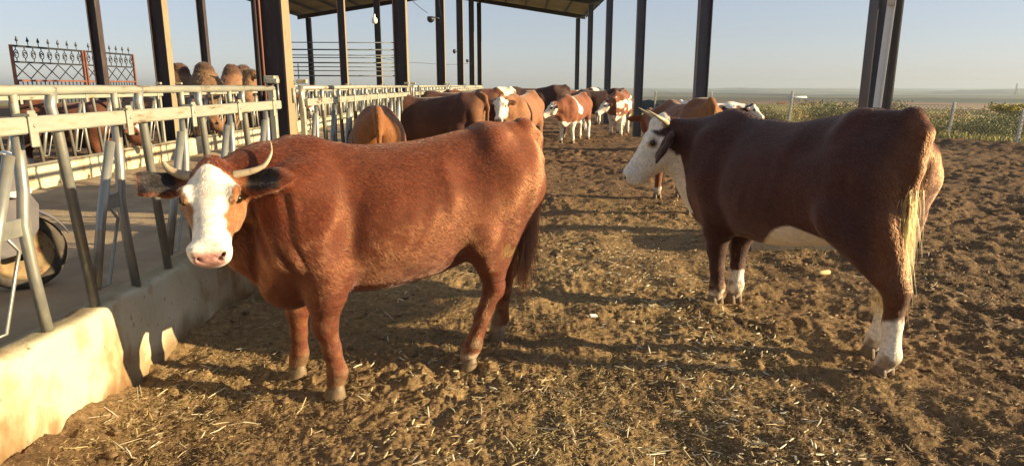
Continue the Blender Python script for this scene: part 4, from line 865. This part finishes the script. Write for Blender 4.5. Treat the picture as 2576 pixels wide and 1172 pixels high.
def camel(label, x, y, deg, seed, humps=(.22, -.42), col=(.16, .085, .042)):
    f = Field((-1.35, -.55, -.02), (1.9, .55, 2.4), .035)
    f.profile([(-.95, 1.42, 1.1, .06), (-.85, 1.52, .95, .18), (-.6, 1.60, .88, .27), (-.2, 1.64, .84, .34), (.2, 1.66, .82, .34), (.55, 1.60, .84, .28), (.85, 1.45, .95, .16), (.95, 1.3, 1.05, .06)], k=.05)
    for i, hx in enumerate(humps): f.cone((hx, 0, 1.60), (hx - .03 + .05 * i, .02, 1.88), .36, .22, .12, sc=(.9, 1.1, 1))
    f.chain([(.78, 0, 1.3), (1.10, 0, 1.12), (1.38, 0, 1.30), (1.48, 0, 1.60), (1.50, 0, 1.78)], [.21, .17, .14, .115, .11], .08)
    f.chain([(1.46, 0, 1.83), (1.62, 0, 1.83), (1.80, 0, 1.74)], [.11, .10, .065], .05)
    for s in (1, -1):
        f.chain([(.62, s * .16, 1.15), (.60, s * .16, .72), (.60, s * .16, .40), (.60, s * .16, .06)], [.17, .085, .055, .055], .06)
        f.chain([(-.70, s * .17, 1.2), (-.66, s * .18, .85), (-.82, s * .16, .52), (-.76, s * .16, .06)], [.2, .12, .06, .055], .06)
        f.cone((1.44, s * .09, 1.92), (1.41, s * .13, 1.98), .03, .02, .02)
    f.chain([(-.9, 0, 1.4), (-1.0, 0, 1.2), (-1.0, 0, .85)], [.05, .04, .03], .03)
    V, Q = f.surface(3); Nn = normals(V, Q); V = V + Nn * (.02 * vn(V, 6, seed) + .012 * vn(V, 16, seed))[:, None]; Nn = normals(V, Q)
    C = np.tile(col, (len(V), 1)); C = mixc(C, (.22, .125, .06), np.clip(.5 + vn(V, 3, seed), 0, 1)); C = mixc(C, (.075, .038, .022), sm(V[:, 2] + .1 * vn(V, 5, seed), 1.78, 1.95))
    ob = link('camel', np_mesh('camel', V, Q, True, C), M['hide']); ob.location = (x, y, 0); ob.rotation_euler = (0, 0, R(deg)); tag(ob, label, 'camel', 'camels behind the far fence')
    r = np.random.default_rng(seed); n = 9000; q = r.integers(0, len(Q), n); P = V[Q[q, 0]] + (V[Q[q, 2]] - V[Q[q, 0]]) * r.random((n, 1)); k = P[:, 2] > 1.0; P = P[k]; N3 = Nn[Q[q, 0]][k]
    D = unit(np.array([-.4, 0, -.7]) + .5 * r.normal(size=P.shape)); D = unit(D - N3 * (D * N3).sum(1, keepdims=True)); top = P[:, 2] > 1.8
    strands('wool', P, D, N3, np.where(top, .05, .045) * (.5 + r.random(len(P))), C[Q[q, 0]][k] * (.8 + .5 * r.random((len(P), 1))), ob, rad=.0025, bend=.45)
camel('shaggy brown two humped camel behind the far fence, showing both humps', -7.92, 16.6, -8, 51, (.38, -.34), (.14, .072, .035))
camel('reddish camel with only one hump showing over the far fence, right of the other', -7.35, 18.2, 84, 52, (.22, -.42), (.20, .092, .048))

# ---------------------------------------------------------------- iron gate, rail pen, lamp and wires
def gate_leaf(y0, y1, label):
    g = empty('iron_gate_leaf', (-15.15, (y0 + y1) / 2, 0)); w = y1 - y0; h = 2.74; a = -w / 2; b = w / 2
    for y in (a, b): MB().box((0, y, h / 2), (.07, .07, h)).build('gate_stile', M['gate_red'], g)
    m = MB(); m.box((0, 0, h - .03), (.06, w, .06)); m.box((0, 0, h - .50), (.05, w, .05)); m.build('top_bar', M['gate_black'], g)
    m = MB(); m.box((0, 0, h - 1.05), (.05, w, .06)); m.box((0, 0, .95), (.05, w, .06)); m.box((0, 0, .15), (.05, w, .06)); m.build('cross_bar', M['gate_red'], g)
    n = 9
    for k in range(n):
        m = MB(); y = a + w * (k + .5) / n; pts = [(0, y + .10 * math.cos(t), h - .26 + .12 * math.sin(t)) for t in np.linspace(0, 2 * math.pi, 13)]; m.tube(pts, .014, 5, cap=False)
        m.tube([(0, y + .05 * math.cos(t), h - .26 + .06 * math.sin(t)) for t in np.linspace(0, 4.5, 8)], .016, 5); m.bar((0, y, h - .47), (0, y, h - .38), .02, .02); m.bar((0, y, h - .14), (0, y, h - .05), .02, .02)
        m.build('scroll', M['gate_black'], g)
    m = MB(); n = 5
    for k in range(n):
        ya, yb = a + w * k / n, a + w * (k + 1) / n
        for s in (1, -1): m.bar((.012 * s, ya if s > 0 else yb, h - .54), (.012 * s, yb if s > 0 else ya, h - 1.0), .022, .022)
    m.build('lattice', M['gate_black'], g); m = MB()
    for k in range(17): y = a + w * (k + .5) / 17; m.bar((0, y, .2), (0, y, h - 1.08), .025, .025)
    m.build('pickets', M['gate_black'], g)
    for k in range(7):
        y = a + w * (k + .6) / 7.2
        MB().lathe([(.012, h), (.012, h + .10), (.035, h + .12), (.045, h + .15), (.004, h + .27)], 6, (0, y, 0)).build('spear_tip', M['gate_black'], g)
    tag(g, label, 'gate', 'leaves of the iron gate')
gate_leaf(20.6, 23.95, 'left leaf of the ornate maroon and black iron gate with spear tips')
gate_leaf(24.1, 27.1, 'right leaf of the ornate iron gate, partly behind the outer barn column')
M['rail'] = noise_col(mat('grey_pipe', rough=.5, metal=.2), [(.3, (.10, .12, .13)), (.7, (.18, .20, .21))], scale=6)
pn = empty('pipe_rail_pen', (-8, 31, 0)); tag(pn, 'tall pen of horizontal grey pipe rails behind the far columns', 'rail fence')
for z in (1.98, 2.2, 2.37, 2.55, 2.77, 2.88, 3.12, 3.43): MB().tube([(-2.6, 0, z), (2.5, 0, z - .02)], .03 if z in (1.98, 2.55, 3.12) else .02, 8).build('rail', M['rail'], pn)
for x in (-1.9, .3): MB().tube([(x, .05, 0), (x, .05, 2.5)], .022, 8).build('post', M['rail'], pn)
for x in (2.5, -2.6): MB().tube([(x, 0, 0), (x, 0, 3.45)], .035, 8).build('corner_post', M['galv_paint'], pn)
for z in (1.98, 2.37, 2.77, 3.12): MB().tube([(2.5, 0, z), (3.35, -1.6, z - .04)], .022, 8).build('side_rail', M['rail'], pn)
MB().tube([(2.5, 0, 3.42), (3.35, -1.6, 3.1)], .022, 8).build('top_side_rail', M['rail'], pn)
lampo = empty('hanging_lamp', (-4.13, 20.2, 3.32)); tag(lampo, 'white bulb lamp hanging on a cord below the barn roof', 'lamp'); lampo.scale = (.45, .45, .45)
MB().tube([(0, 0, .55), (0, .02, 7.6)], .010, 6).build('cord', M['wire'], lampo)
MB().lathe([(.05, .55), (.06, .50), (.06, .40), (.085, .34), (.17, .25), (.19, .12), (.17, .0), (.10, -.06), (.01, -.08)], 18).build('bulb', M['white_plastic'], lampo)
MB().lathe([(.012, .60), (.055, .58), (.06, .40), (.062, .38)], 14).build('socket', M['wire'], lampo)
camd = empty('yard_camera', (-2.25, 20.26, 3.42)); tag(camd, 'small dark camera on an arm fixed to the third near column', 'camera')
MB().tube([(0, 0, .02), (-.12, -.03, .05), (-.24, -.04, .04)], .015, 6).build('arm', M['wire'], camd)
MB().lathe([(.02, .08), (.10, .07), (.11, .0), (.09, -.06), (.03, -.10)], 14, (-.25, -.04, 0)).build('dome', M['black_metal'], camd)
for nm, pts in (('slack black cable hanging beside the second near column', [(-2.2, 13.55, 3.9), (-2.05, 15, 3.75), (-1.9, 17, 3.72), (-2.2, 20.2, 3.5)]), ('thin black cable sagging between the near columns', [(-2.4, 13.6, 3.35), (-2.9, 17, 3.95), (-2.6, 20.3, 3.6)]), ('long thin cable running along the barn at mid height', [(-6.9, 34.2, 2.9), (-4.5, 33.5, 2.6), (-2.25, 34.3, 2.62)])):
    P = [Vector(p) for p in pts]; fine = []
    for i_ in range(len(P) - 1):
        for t in np.linspace(0, 1, 7)[:-1]: fine.append(P[i_].lerp(P[i_ + 1], float(t)) + Vector((0, 0, -.25 * float(t * (1 - t)))))
    tag(MB().tube(fine + [P[-1]], .008, 5).build('cable', M['wire']), nm, 'cable')
for k, y in enumerate((27.3, 34.3)):
    tag(MB().lathe([(.01, .09), (.06, .07), (.07, .0), (.05, -.06), (.01, -.08)], 10, (-2.47, y, 2.85 - .12 * k)).tube([(-2.47, y, 2.85 - .12 * k), (-2.37, y, 2.85 - .12 * k)], .015, 6).build('insulator', M['wire']), ('dark round insulator on the fourth near column', 'dark round insulator on the fifth near column')[k], 'insulator')
# fittings on the nearest column
bx = empty('column_bracket', (-2.22, 6.20, 1.5)); tag(bx, 'weathered metal bracket and box bolted to the nearest dark column', 'bracket')
MB().box((0, -.02, .10), (.10, .12, .07), bev=.008).build('box', M['galv_paint'], bx); m = MB()
for dx in (-.045, 0, .045): m.tube([(dx, 0, .06), (dx, 0, -.12)], .010, 6)
m.box((0, 0, -.13), (.12, .05, .03)); m.build('clamp', M['galv'], bx)
M['copper'] = mat('reddish_conduit', (.22, .09, .06), .5)
tag(MB().tube([(-2.315, 6.27, .5), (-2.315, 6.27, 3), (-2.33, 6.27, 6)], .010, 6).build('conduit', M['copper']), 'thin reddish conduit running up the nearest dark column', 'conduit')
tag(MB().tube([(-2.44, 6.45, .5), (-2.44, 6.45, 1.6), (-2.43, 6.44, 3.0), (-2.45, 6.43, 6)], .018, 6).build('cable', M['wire']), 'black cable strapped to the left edge of the nearest dark column', 'cable')
dp = empty('drain_pipe', (3.60, 6.875, 0)); tag(dp, 'bent white drain pipe with a grey angle bar leaning in the nearest right column', 'pipe')
MB().tube([(.012, -.085, 2.30), (.0, -.085, 2.42), (-.04, -.085, 2.62), (-.05, -.06, 5.5)], .036, 12).build('pipe', M['white_plastic'], dp)
m = MB(); m.bar((-.055, -.085, .12), (.0, -.085, 2.36), .06, .004, (0, 1, 0)); m.bar((-.024, -.105, .12), (.031, -.105, 2.36), .004, .04, (0, 1, 0)); m.build('angle_bar', M['white_plastic'], dp)

# ---------------------------------------------------------------- cargo tricycle standing in the alley
def tricycle():
    root = empty('cargo_tricycle', (-3.50, 4.56, .13), R(36)); tag(root, 'worn grey three wheeled cargo motorcycle parked in the feed alley', 'tricycle')
    Mx = Matrix.Rotation(R(90), 4, 'X')
    w = empty('front_wheel', (0, 0, .27)); w.parent = root
    MB().lathe([(.185, -.038), (.20, -.052), (.235, -.056), (.262, -.040), (.272, 0), (.262, .040), (.235, .056), (.20, .052), (.185, .038)], 40, M=Mx).build('tyre', M['rubber'], w)
    MB().lathe([(.03, -.055), (.055, -.05), (.06, -.012), (.145, -.020), (.16, -.034), (.178, -.040), (.190, -.046), (.192, .046), (.16, .034), (.06, .012), (.03, .05)], 36, M=Mx).build('rim', M['rust'], w)
    h = MB()
    for k in range(5):
        a = 2 * math.pi * k / 5; h.lathe([(.0005, -.0235), (.017, -.0235), (.017, -.020)], 10, (.105 * math.cos(a), 0, .105 * math.sin(a)), Mx)
    h.build('rim_holes', M['black_metal'], w)
    for s in (-1, 1):
        f = MB(); f.tube([(-.02, s * .085, .27), (-.17, s * .085, .62), (-.25, s * .085, .84)], [.028, .028, .022], 10); f.lathe([(.04, -.04), (.045, 0), (.04, .04)], 10, (-.01, s * .075, .27), Mx); f.build('fork', M['black_metal'], root)
        sp = [(-.055 - .13 * t + .0, s * .115 + .028 * math.cos(t * 44), .35 + .26 * t + .028 * math.sin(t * 44) * .5) for t in np.linspace(0, 1, 60)]
        MB().tube(sp, .008, 5).build('spring', M['galv'], root)
    fd = []
    for a in np.linspace(R(20), R(165), 14):
        for y in (-.075, .075): fd.append((.31 * math.cos(a), y, .27 + .31 * math.sin(a)))
    m = MB(); m.add(fd + [(x * .985, y, .27 + (z - .27) * .985) for x, y, z in fd], [(2 * k, 2 * k + 1, 2 * k + 3, 2 * k + 2) for k in range(13)] + [(28 + 2 * k, 30 + 2 * k, 31 + 2 * k, 29 + 2 * k) for k in range(13)], True); m.build('mudguard', M['fairing'], root)
    m = MB()                                                                       # leg shield
    out = [(-.12, .30), (-.02, .46), (.0, .62), (-.06, .74), (-.10, .92), (-.22, 1.05), (-.46, 1.02), (-.50, .60), (-.42, .36), (-.26, .27)]
    for y in (-.19, -.165): m.v += [(x, y, z) for x, z in [(x + .14, z) for x, z in out]]
    n = len(out); m.f += [tuple(range(n)), tuple(range(2 * n - 1, n - 1, -1))] + [(k, k + n, (k + 1) % n + n, (k + 1) % n) for k in range(n)]; m.sm += [False] * (n + 2)
    m.build('side_fairing', M['fairing'], root)
    hl = MB(); hl.lathe([(.0, .05), (.06, .045), (.085, .01), (.08, -.06), (.04, -.10)], 20, (.0, .02, .90), Matrix.Rotation(R(80), 4, 'Y')); hl.build('headlight', M['white_plastic'], root)
    ms = MB(); ms.lathe([(.0, .012), (.07, .010), (.085, 0), (.07, -.014), (.0, -.018)], 20, (.03, -.17, .72), Matrix.Rotation(R(20), 4, 'X')); ms.build('turn_lamp', M['white_plastic'], root)
    MB().tube([(-.30, -.38, 1.08), (-.27, -.2, 1.12), (-.26, 0, 1.06), (-.27, .2, 1.12), (-.30, .38, 1.08)], .014, 8).build('handlebar', M['black_metal'], root)
    m = MB(); m.box((-.95, 0, .36), (1.2, .10, .10), bev=.01); m.box((-.95, -.16, .30), (1.1, .05, .06), bev=.01); m.box((-1.0, .16, .30), (1.1, .05, .06), bev=.01); m.build('chassis', M['galv_paint'], root)
    m = MB(); m.box((-.80, -.02, .52), (.42, .26, .22), bev=.04); m.build('engine', M['black_metal'], root)
    m = MB(); m.box((-.95, 0, .80), (.60, .34, .12), bev=.05); m.build('seat', M['rubber'], root)
    m = MB(); L_, wd = 1.5, 1.1; x0 = -2.2
    m.box((x0, 0, .55), (L_, wd, .03)); 
    for s in (-1, 1): m.box((x0, s * wd / 2, .74), (L_ - .03, .025, .35)); m.box((x0 + s * L_ / 2, 0, .74), (.025, wd + .02, .35))
    m.build('cargo_box', M['fairing'], root)
    for s in (-1, 1):
        w2 = empty('rear_wheel', (-2.3, s * .50, .27)); w2.parent = root
        for ch in w.children:
            if ch.name.startswith(('tyre', 'rim')) and 'hole' not in ch.name: c = ch.copy(); COL.objects.link(c); c.parent = w2
tricycle()

# ---------------------------------------------------------------- wire fence at the right edge of the yard
M['concrete_post'] = noise_col(mat('weathered_post', rough=.8), [(.3, (.42, .41, .38)), (.7, (.58, .57, .53))], scale=12)
FP = [(13.22, 17.85, .95, .03), (12.75, 20.0, 1.06, .05), (11.25, 22.3, 1.2, -.03), (9.81, 24.5, 1.36, .04), (7.83, 27.5, 1.30, 0), (6.1, 30.2, 1.3, .02), (14.9, 14.9, 1.0, .02)]
WH = ['rightmost pale leaning post of the wire fence in view', 'pale leaning fence post left of the yellow bush', 'pale fence post hidden beside the nearest right column', 'pale fence post rising above the back of the horned dark cow', 'pale fence post just right of the second grey column', 'pale fence post beyond the brown cow by the second grey column', 'pale fence post outside the picture to the right']
for (x, y, zt, ln_), lb in zip(FP[:-1], WH):
    m = MB().box((0, 0, (zt + .5) / 2 - .5), (.07, .07, zt + .5), bev=.008)
    for v in range(len(m.v)): p = m.v[v]; m.v[v] = (p[0] + ln_ * p[2] * 1.2, p[1], p[2])
    o = m.build('fence_post', M['concrete_post']); o.location = (x, y, 0); tag(o, lb, 'fence post', 'posts of the wire fence')
M['mesh_wire'] = mat('mesh_wire', (.15, .145, .125), .6, .2)
mw = MB(); pp = sorted(FP, key=lambda t: t[1])
for (xa, ya, za, _), (xb, yb, zb, _) in zip(pp[:-1], pp[1:]):
    A, Bv = Vector((xa, ya, 0)), Vector((xb, yb, 0)); Ld = (Bv - A).length; n = int(Ld / .11); hh = min(za, zb) - .08; b0 = -.20
    for k in range(-int((hh - b0) / .11), n):
        for s in (1, -1):
            t0, t1 = k * .11, k * .11 + (hh - b0); a0, a1 = max(t0, 0), min(t1, Ld)
            if a1 <= a0: continue
            z0_, z1_ = b0 + (a0 - t0), b0 + (a1 - t0)
            if s < 0: z0_, z1_ = hh - (a0 - t0), hh - (a1 - t0)
            mw.bar(A.lerp(Bv, a0 / Ld) + Vector((0, .004 * s, z0_)), A.lerp(Bv, a1 / Ld) + Vector((0, .004 * s, z1_)), .0075, .0075)
    mw.bar(A + Vector((0, 0, hh)), Bv + Vector((0, 0, hh)), .008, .008)
tag(mw.build('wire_mesh', M['mesh_wire']), 'diamond wire mesh of the fence along the right edge of the yard', 'wire mesh')
M['net'] = noise_col(mat('green_net', rough=.7), [(.3, (.03, .065, .07)), (.6, (.07, .11, .11)), (.75, (.18, .21, .20))], scale=18, stretch=(1, 1, .4))
V = []; 
for q in range(61):
    x = 5.3 + 2.4 * q / 60
    for z in (.35, .55, .75, .90): V.append((x, 30.9 - .55 * (x - 5.3) + .03 * math.sin(q * 1.3), z + .02 * math.sin(q * .5)))
F = [(q * 4 + k, q * 4 + 4 + k, q * 4 + 5 + k, q * 4 + 1 + k) for q in range(60) for k in range(3)]
me = bpy.data.meshes.new('net'); me.from_pydata(V, [], F); o = link('green_net', me, M['net']); sd = o.modifiers.new('s', 'SOLIDIFY'); sd.thickness = .02
tag(o, 'blue green shade netting strung on the far wire fence', 'netting')

# ---------------------------------------------------------------- grass and bushes beyond the fence
def blades(name, n, xf, seed, hgt, cols, wid=.012, label=None):
    r = np.random.default_rng(seed); x, y, k = xf(r, n); x, y = x[k], y[k]; n = len(x); z = terrain(x, y) - .02
    a = r.uniform(0, 2 * np.pi, n); h_ = r.uniform(*hgt, n) * (.5 + .6 * np.clip(.5 + vn2(x, y, .35, 61), 0, 1)); ln = r.uniform(.05, .45, n) * h_; w = wid * (1 + np.hypot(x, y) / 25)
    d = np.stack([np.cos(a), np.sin(a), 0 * a], 1); sd = np.stack([-np.sin(a), np.cos(a), 0 * a], 1); b = np.stack([x, y, z], 1); V = []
    for t, ww in ((0, 1), (.55, .8), (1, .12)):
        c = b + np.array([0, 0, 1.]) * (h_ * t)[:, None] + d * (ln * t * t)[:, None]; V += [c - sd * (w * ww / 2)[:, None], c + sd * (w * ww / 2)[:, None]]
    V = np.stack(V, 1).reshape(-1, 3); q = (np.arange(n) * 6)[:, None]; F = np.concatenate([q + np.array(f)[None] for f in ((0, 1, 3, 2), (2, 3, 5, 4))])
    cc = np.array(cols)[r.integers(0, len(cols), n)] * (.7 + .6 * r.random(n))[:, None]
    return tag(link(name, np_mesh(name, V, F, False, np.repeat(cc, 6, 0)), M['straw']), label, kind='stuff')
def beyond(r, n):
    t = r.random(n); along = r.uniform(-16, 22, n); d = .15 + 26 * t ** 2.2
    x = 13.2 - .49 * along + .87 * d; y = 17.9 + .87 * along + .49 * d; return x, y, (x > 4.9) & (outside(x, y) > .05)
blades('grass', 34000, beyond, 6, (.12, .36), [(.46, .42, .15), (.35, .36, .11), (.54, .46, .22), (.28, .30, .10), (.50, .42, .16)])
def bush(label, x, y, w, h_, n, cols, seed, leaf=.05, stems=7):
    r = np.random.default_rng(seed); z0 = float(terrain(np.array([x]), np.array([y]))[0]); root = empty('bush', (x, y, z0 - .03)); m = MB(); tips = []
    for k in range(stems):
        a = r.uniform(0, 6.28); t = Vector((math.cos(a) * w * r.uniform(.15, .5), math.sin(a) * w * r.uniform(.15, .5), h_ * r.uniform(.55, .95))); md = t * .5 + Vector((r.normal(0, .05), r.normal(0, .05), .05)); m.tube([(0, 0, 0), md, t], [.02, .014, .006], 6); tips += [t, md * 1.2, t * .85]
    m.build('stems', M['stem'], root); T = np.array(tips); c = T[r.integers(0, len(T), n)] + r.normal(size=(n, 3)) * np.array([w * .13, w * .13, h_ * .11]); c[:, 2] = np.maximum(c[:, 2], .04)
    u = unit(r.normal(size=(n, 3))); v = unit(np.cross(u, r.normal(size=(n, 3)))); s = leaf * r.uniform(.5, 1.2, n)[:, None]
    V = np.stack([c - u * s, c + v * s * .45, c + u * s, c - v * s * .45], 1).reshape(-1, 3); F = np.arange(4 * n).reshape(-1, 4)
    cc = np.array(cols)[r.integers(0, len(cols), n)] * (.6 + .7 * r.random(n))[:, None]; link('foliage', np_mesh('foliage', V, F, False, np.repeat(cc, 4, 0)), M['straw'], root)
    return tag(root, label, 'bush', 'bushes beyond the wire fence')
M['stem'] = mat('stem', (.09, .06, .035), .8)
GRN = [(.16, .19, .06), (.24, .25, .08), (.12, .15, .05), (.28, .26, .09)]; YEL = [(.40, .31, .04), (.32, .27, .05), (.46, .36, .06), (.22, .22, .05)]
OLV = [(.25, .23, .10), (.19, .19, .08), (.31, .26, .12)]
bush('yellow autumn bush near the rightmost fence post', 43.2, 59.0, 3.6, 1.05, 3600, YEL, 1, .12, 14)
bush('smaller yellow green bush right of the yellow autumn bush', 47.0, 60.5, 3.0, .75, 1800, YEL[1:] + GRN[:1], 2, .11)
bush('olive green bush behind the fence above the back of the horned cow, right one', 12.6, 27.0, 2.3, 1.05, 4000, OLV + GRN[:2], 3, .05, 11)
bush('olive green bush behind the fence above the back of the horned cow, left one', 10.3, 28.5, 1.9, .9, 2800, OLV, 4, .05, 9)
bush('low green bush at the foot of the fence between the two rightmost posts', 14.1, 20.4, 1.8, .75, 3000, GRN, 5, .04, 10)
bush('low yellowish bush at the foot of the fence left of the leaning post', 13.0, 21.9, 1.7, .7, 2600, GRN + YEL[:1], 6, .04, 10)
bush('dull green bush right at the picture edge beyond the fence', 15.9, 21.2, 2.2, .95, 3400, GRN, 7, .045, 11)
bush('grey green bush far behind the gap beside the grey column', 16.5, 30.5, 2.6, 1.2, 3000, OLV, 8, .06, 11)
def scrub(n, seed):
    r = np.random.default_rng(seed); d = 16 + 150 * r.random(n) ** 1.7; a = r.uniform(R(4), R(52), n); x, y = d * np.sin(a), d * np.cos(a); k = (outside(x, y) > 2) & (vn2(x, y, .055, 91) + .6 * vn2(x, y, .2, 92) > .12); x, y, d = x[k], y[k], d[k]; n = len(x); m_ = 110
    s = r.uniform(.25, .62, n) * (1 + d / 130); c = np.stack([x, y, terrain(x, y)], 1)[:, None] + np.abs(r.normal(size=(n, m_, 3)) * np.array([.55, .55, .34])) * np.where(r.random((n, m_, 3)) < .5, -1, 1) * np.array([1, 1, 0])[None, None] * s[:, None, None] + np.array([0, 0, 1.]) * (np.abs(r.normal(size=(n, m_, 1))) * .33 * s[:, None, None])
    u = unit(r.normal(size=(n, m_, 3))); v = unit(np.cross(u, r.normal(size=(n, m_, 3)))); q = (.022 + d / 1300)[:, None, None] * r.uniform(.6, 1.3, (n, m_, 1))
    V = np.stack([c - u * q, c + v * q * .5, c + u * q, c - v * q * .5], 2).reshape(-1, 3); pal = np.array([(.36, .35, .13), (.29, .30, .11), (.44, .38, .15), (.36, .26, .12), (.48, .36, .11), (.40, .20, .09)])
    cc = pal[r.integers(0, 6, n)][:, None] * r.uniform(.65, 1.25, (n, m_, 1)); tag(link('scrub', np_mesh('scrub', V, np.arange(len(V)).reshape(-1, 4), False, np.repeat(cc.reshape(-1, 3), 4, 0)), M['straw']), kind='stuff')
scrub(1500, 17)
M['far_white'] = mat('far_white', (.72, .72, .68), .7)
fb = empty('greenhouse', (263, 640, -10.6)); tag(fb, 'long low white greenhouse far out on the plain', 'greenhouse')
m = MB(); m.tube([(-9, 0, 0), (9, 3, 0)], 2.2, 14); m.build('cover', M['far_white'], fb); m = MB(); m.box((-9.2, -.1, .9), (.2, 1.4, 1.8)); m.build('door', M['gate_black'], fb)
mt = MB()
for s in ((1, 1), (1, -1), (-1, 1), (-1, -1)): mt.bar((s[0] * 1.6, s[1] * 1.6, 0), (s[0] * .2, s[1] * .2, 15), .25, .25)
for z in (3, 6, 9, 12):
    k = 1.6 - 1.4 * z / 15; mt.bar((-k, -k, z), (k, -k, z), .12, .12); mt.bar((-k, k, z), (k, k, z), .12, .12); mt.bar((-k, -k, z), (-k, k, z), .12, .12); mt.bar((k, -k, z), (k, k, z), .12, .12)
o = mt.build('mast', M['rafter']); o.location = (640, 880, -11); tag(o, 'thin lattice mast far away on the plain at right', 'mast')

# ---------------------------------------------------------------- odds and ends in the yard
o = MB().tube([(-.11, 0, 0), (-.02, .004, .006), (.11, 0, .004)], [.030, .031, .029], 10).build('cob', M['straw_yellow'] if 'straw_yellow' in M else noise_col(mat('cob', rough=.8), [(.3, (.45, .34, .12)), (.7, (.58, .47, .22))], scale=40))
o.location = (2.54, 5.36, .03); o.rotation_euler = (0, 0, .35); o.scale = (.62,) * 3; tag(o, 'short yellow stalk lying under the belly of the horned cow', 'stalk')
o = MB().box((0, 0, 0), (.055, .03, .010), bev=.003).build('scrap', M['white_plastic']); o.location = (.52, 4.30, .03); o.rotation_euler = (.25, .1, .4); tag(o, 'small white scrap lying on the straw between the two cows', 'scrap')
tr = empty('feed_trough', (2.80, 6.55, -.08), R(6)); tag(tr, 'low grey concrete trough in the shade behind the horned cow', 'trough')
M['concrete'] = noise_col(mat('trough_concrete', rough=.9), [(.3, (.055, .045, .035)), (.7, (.10, .08, .06))], scale=6, bump=.4)  # darkened base colour stands in for shade behind the cow
m = MB()
for s in (-1, 1): m.box((s * .58, 0, .15), (.07, .46, .34), bev=.012); m.box((0, s * .265, .15), (1.23, .07, .34), bev=.012)
m.box((0, 0, .05), (1.1, .46, .06)); m.build('basin', M['concrete'], tr); m = MB(); m.box((-.4, 0, -.03), (.2, .6, .1)); m.box((.4, 0, -.03), (.2, .6, .1)); m.build('foot', M['concrete'], tr)
# ---------------------------------------------------------------- haze over the plain
HZ = 0.00030
if HZ > 0:
    m = bpy.data.materials.new('haze'); m.use_nodes = True; N = m.node_tree.nodes; L = m.node_tree.links; N.clear()
    o = N.new('ShaderNodeOutputMaterial'); v = N.new('ShaderNodeVolumePrincipled'); v.inputs['Density'].default_value = HZ; v.inputs['Color'].default_value = (.46, .55, .65, 1); v.inputs['Anisotropy'].default_value = .2
    L.new(v.outputs[0], o.inputs['Volume'])
    hz = MB().box((0, 0, 1), (10600, 10600, 44)).build('haze', m); tag(hz, kind='stuff')
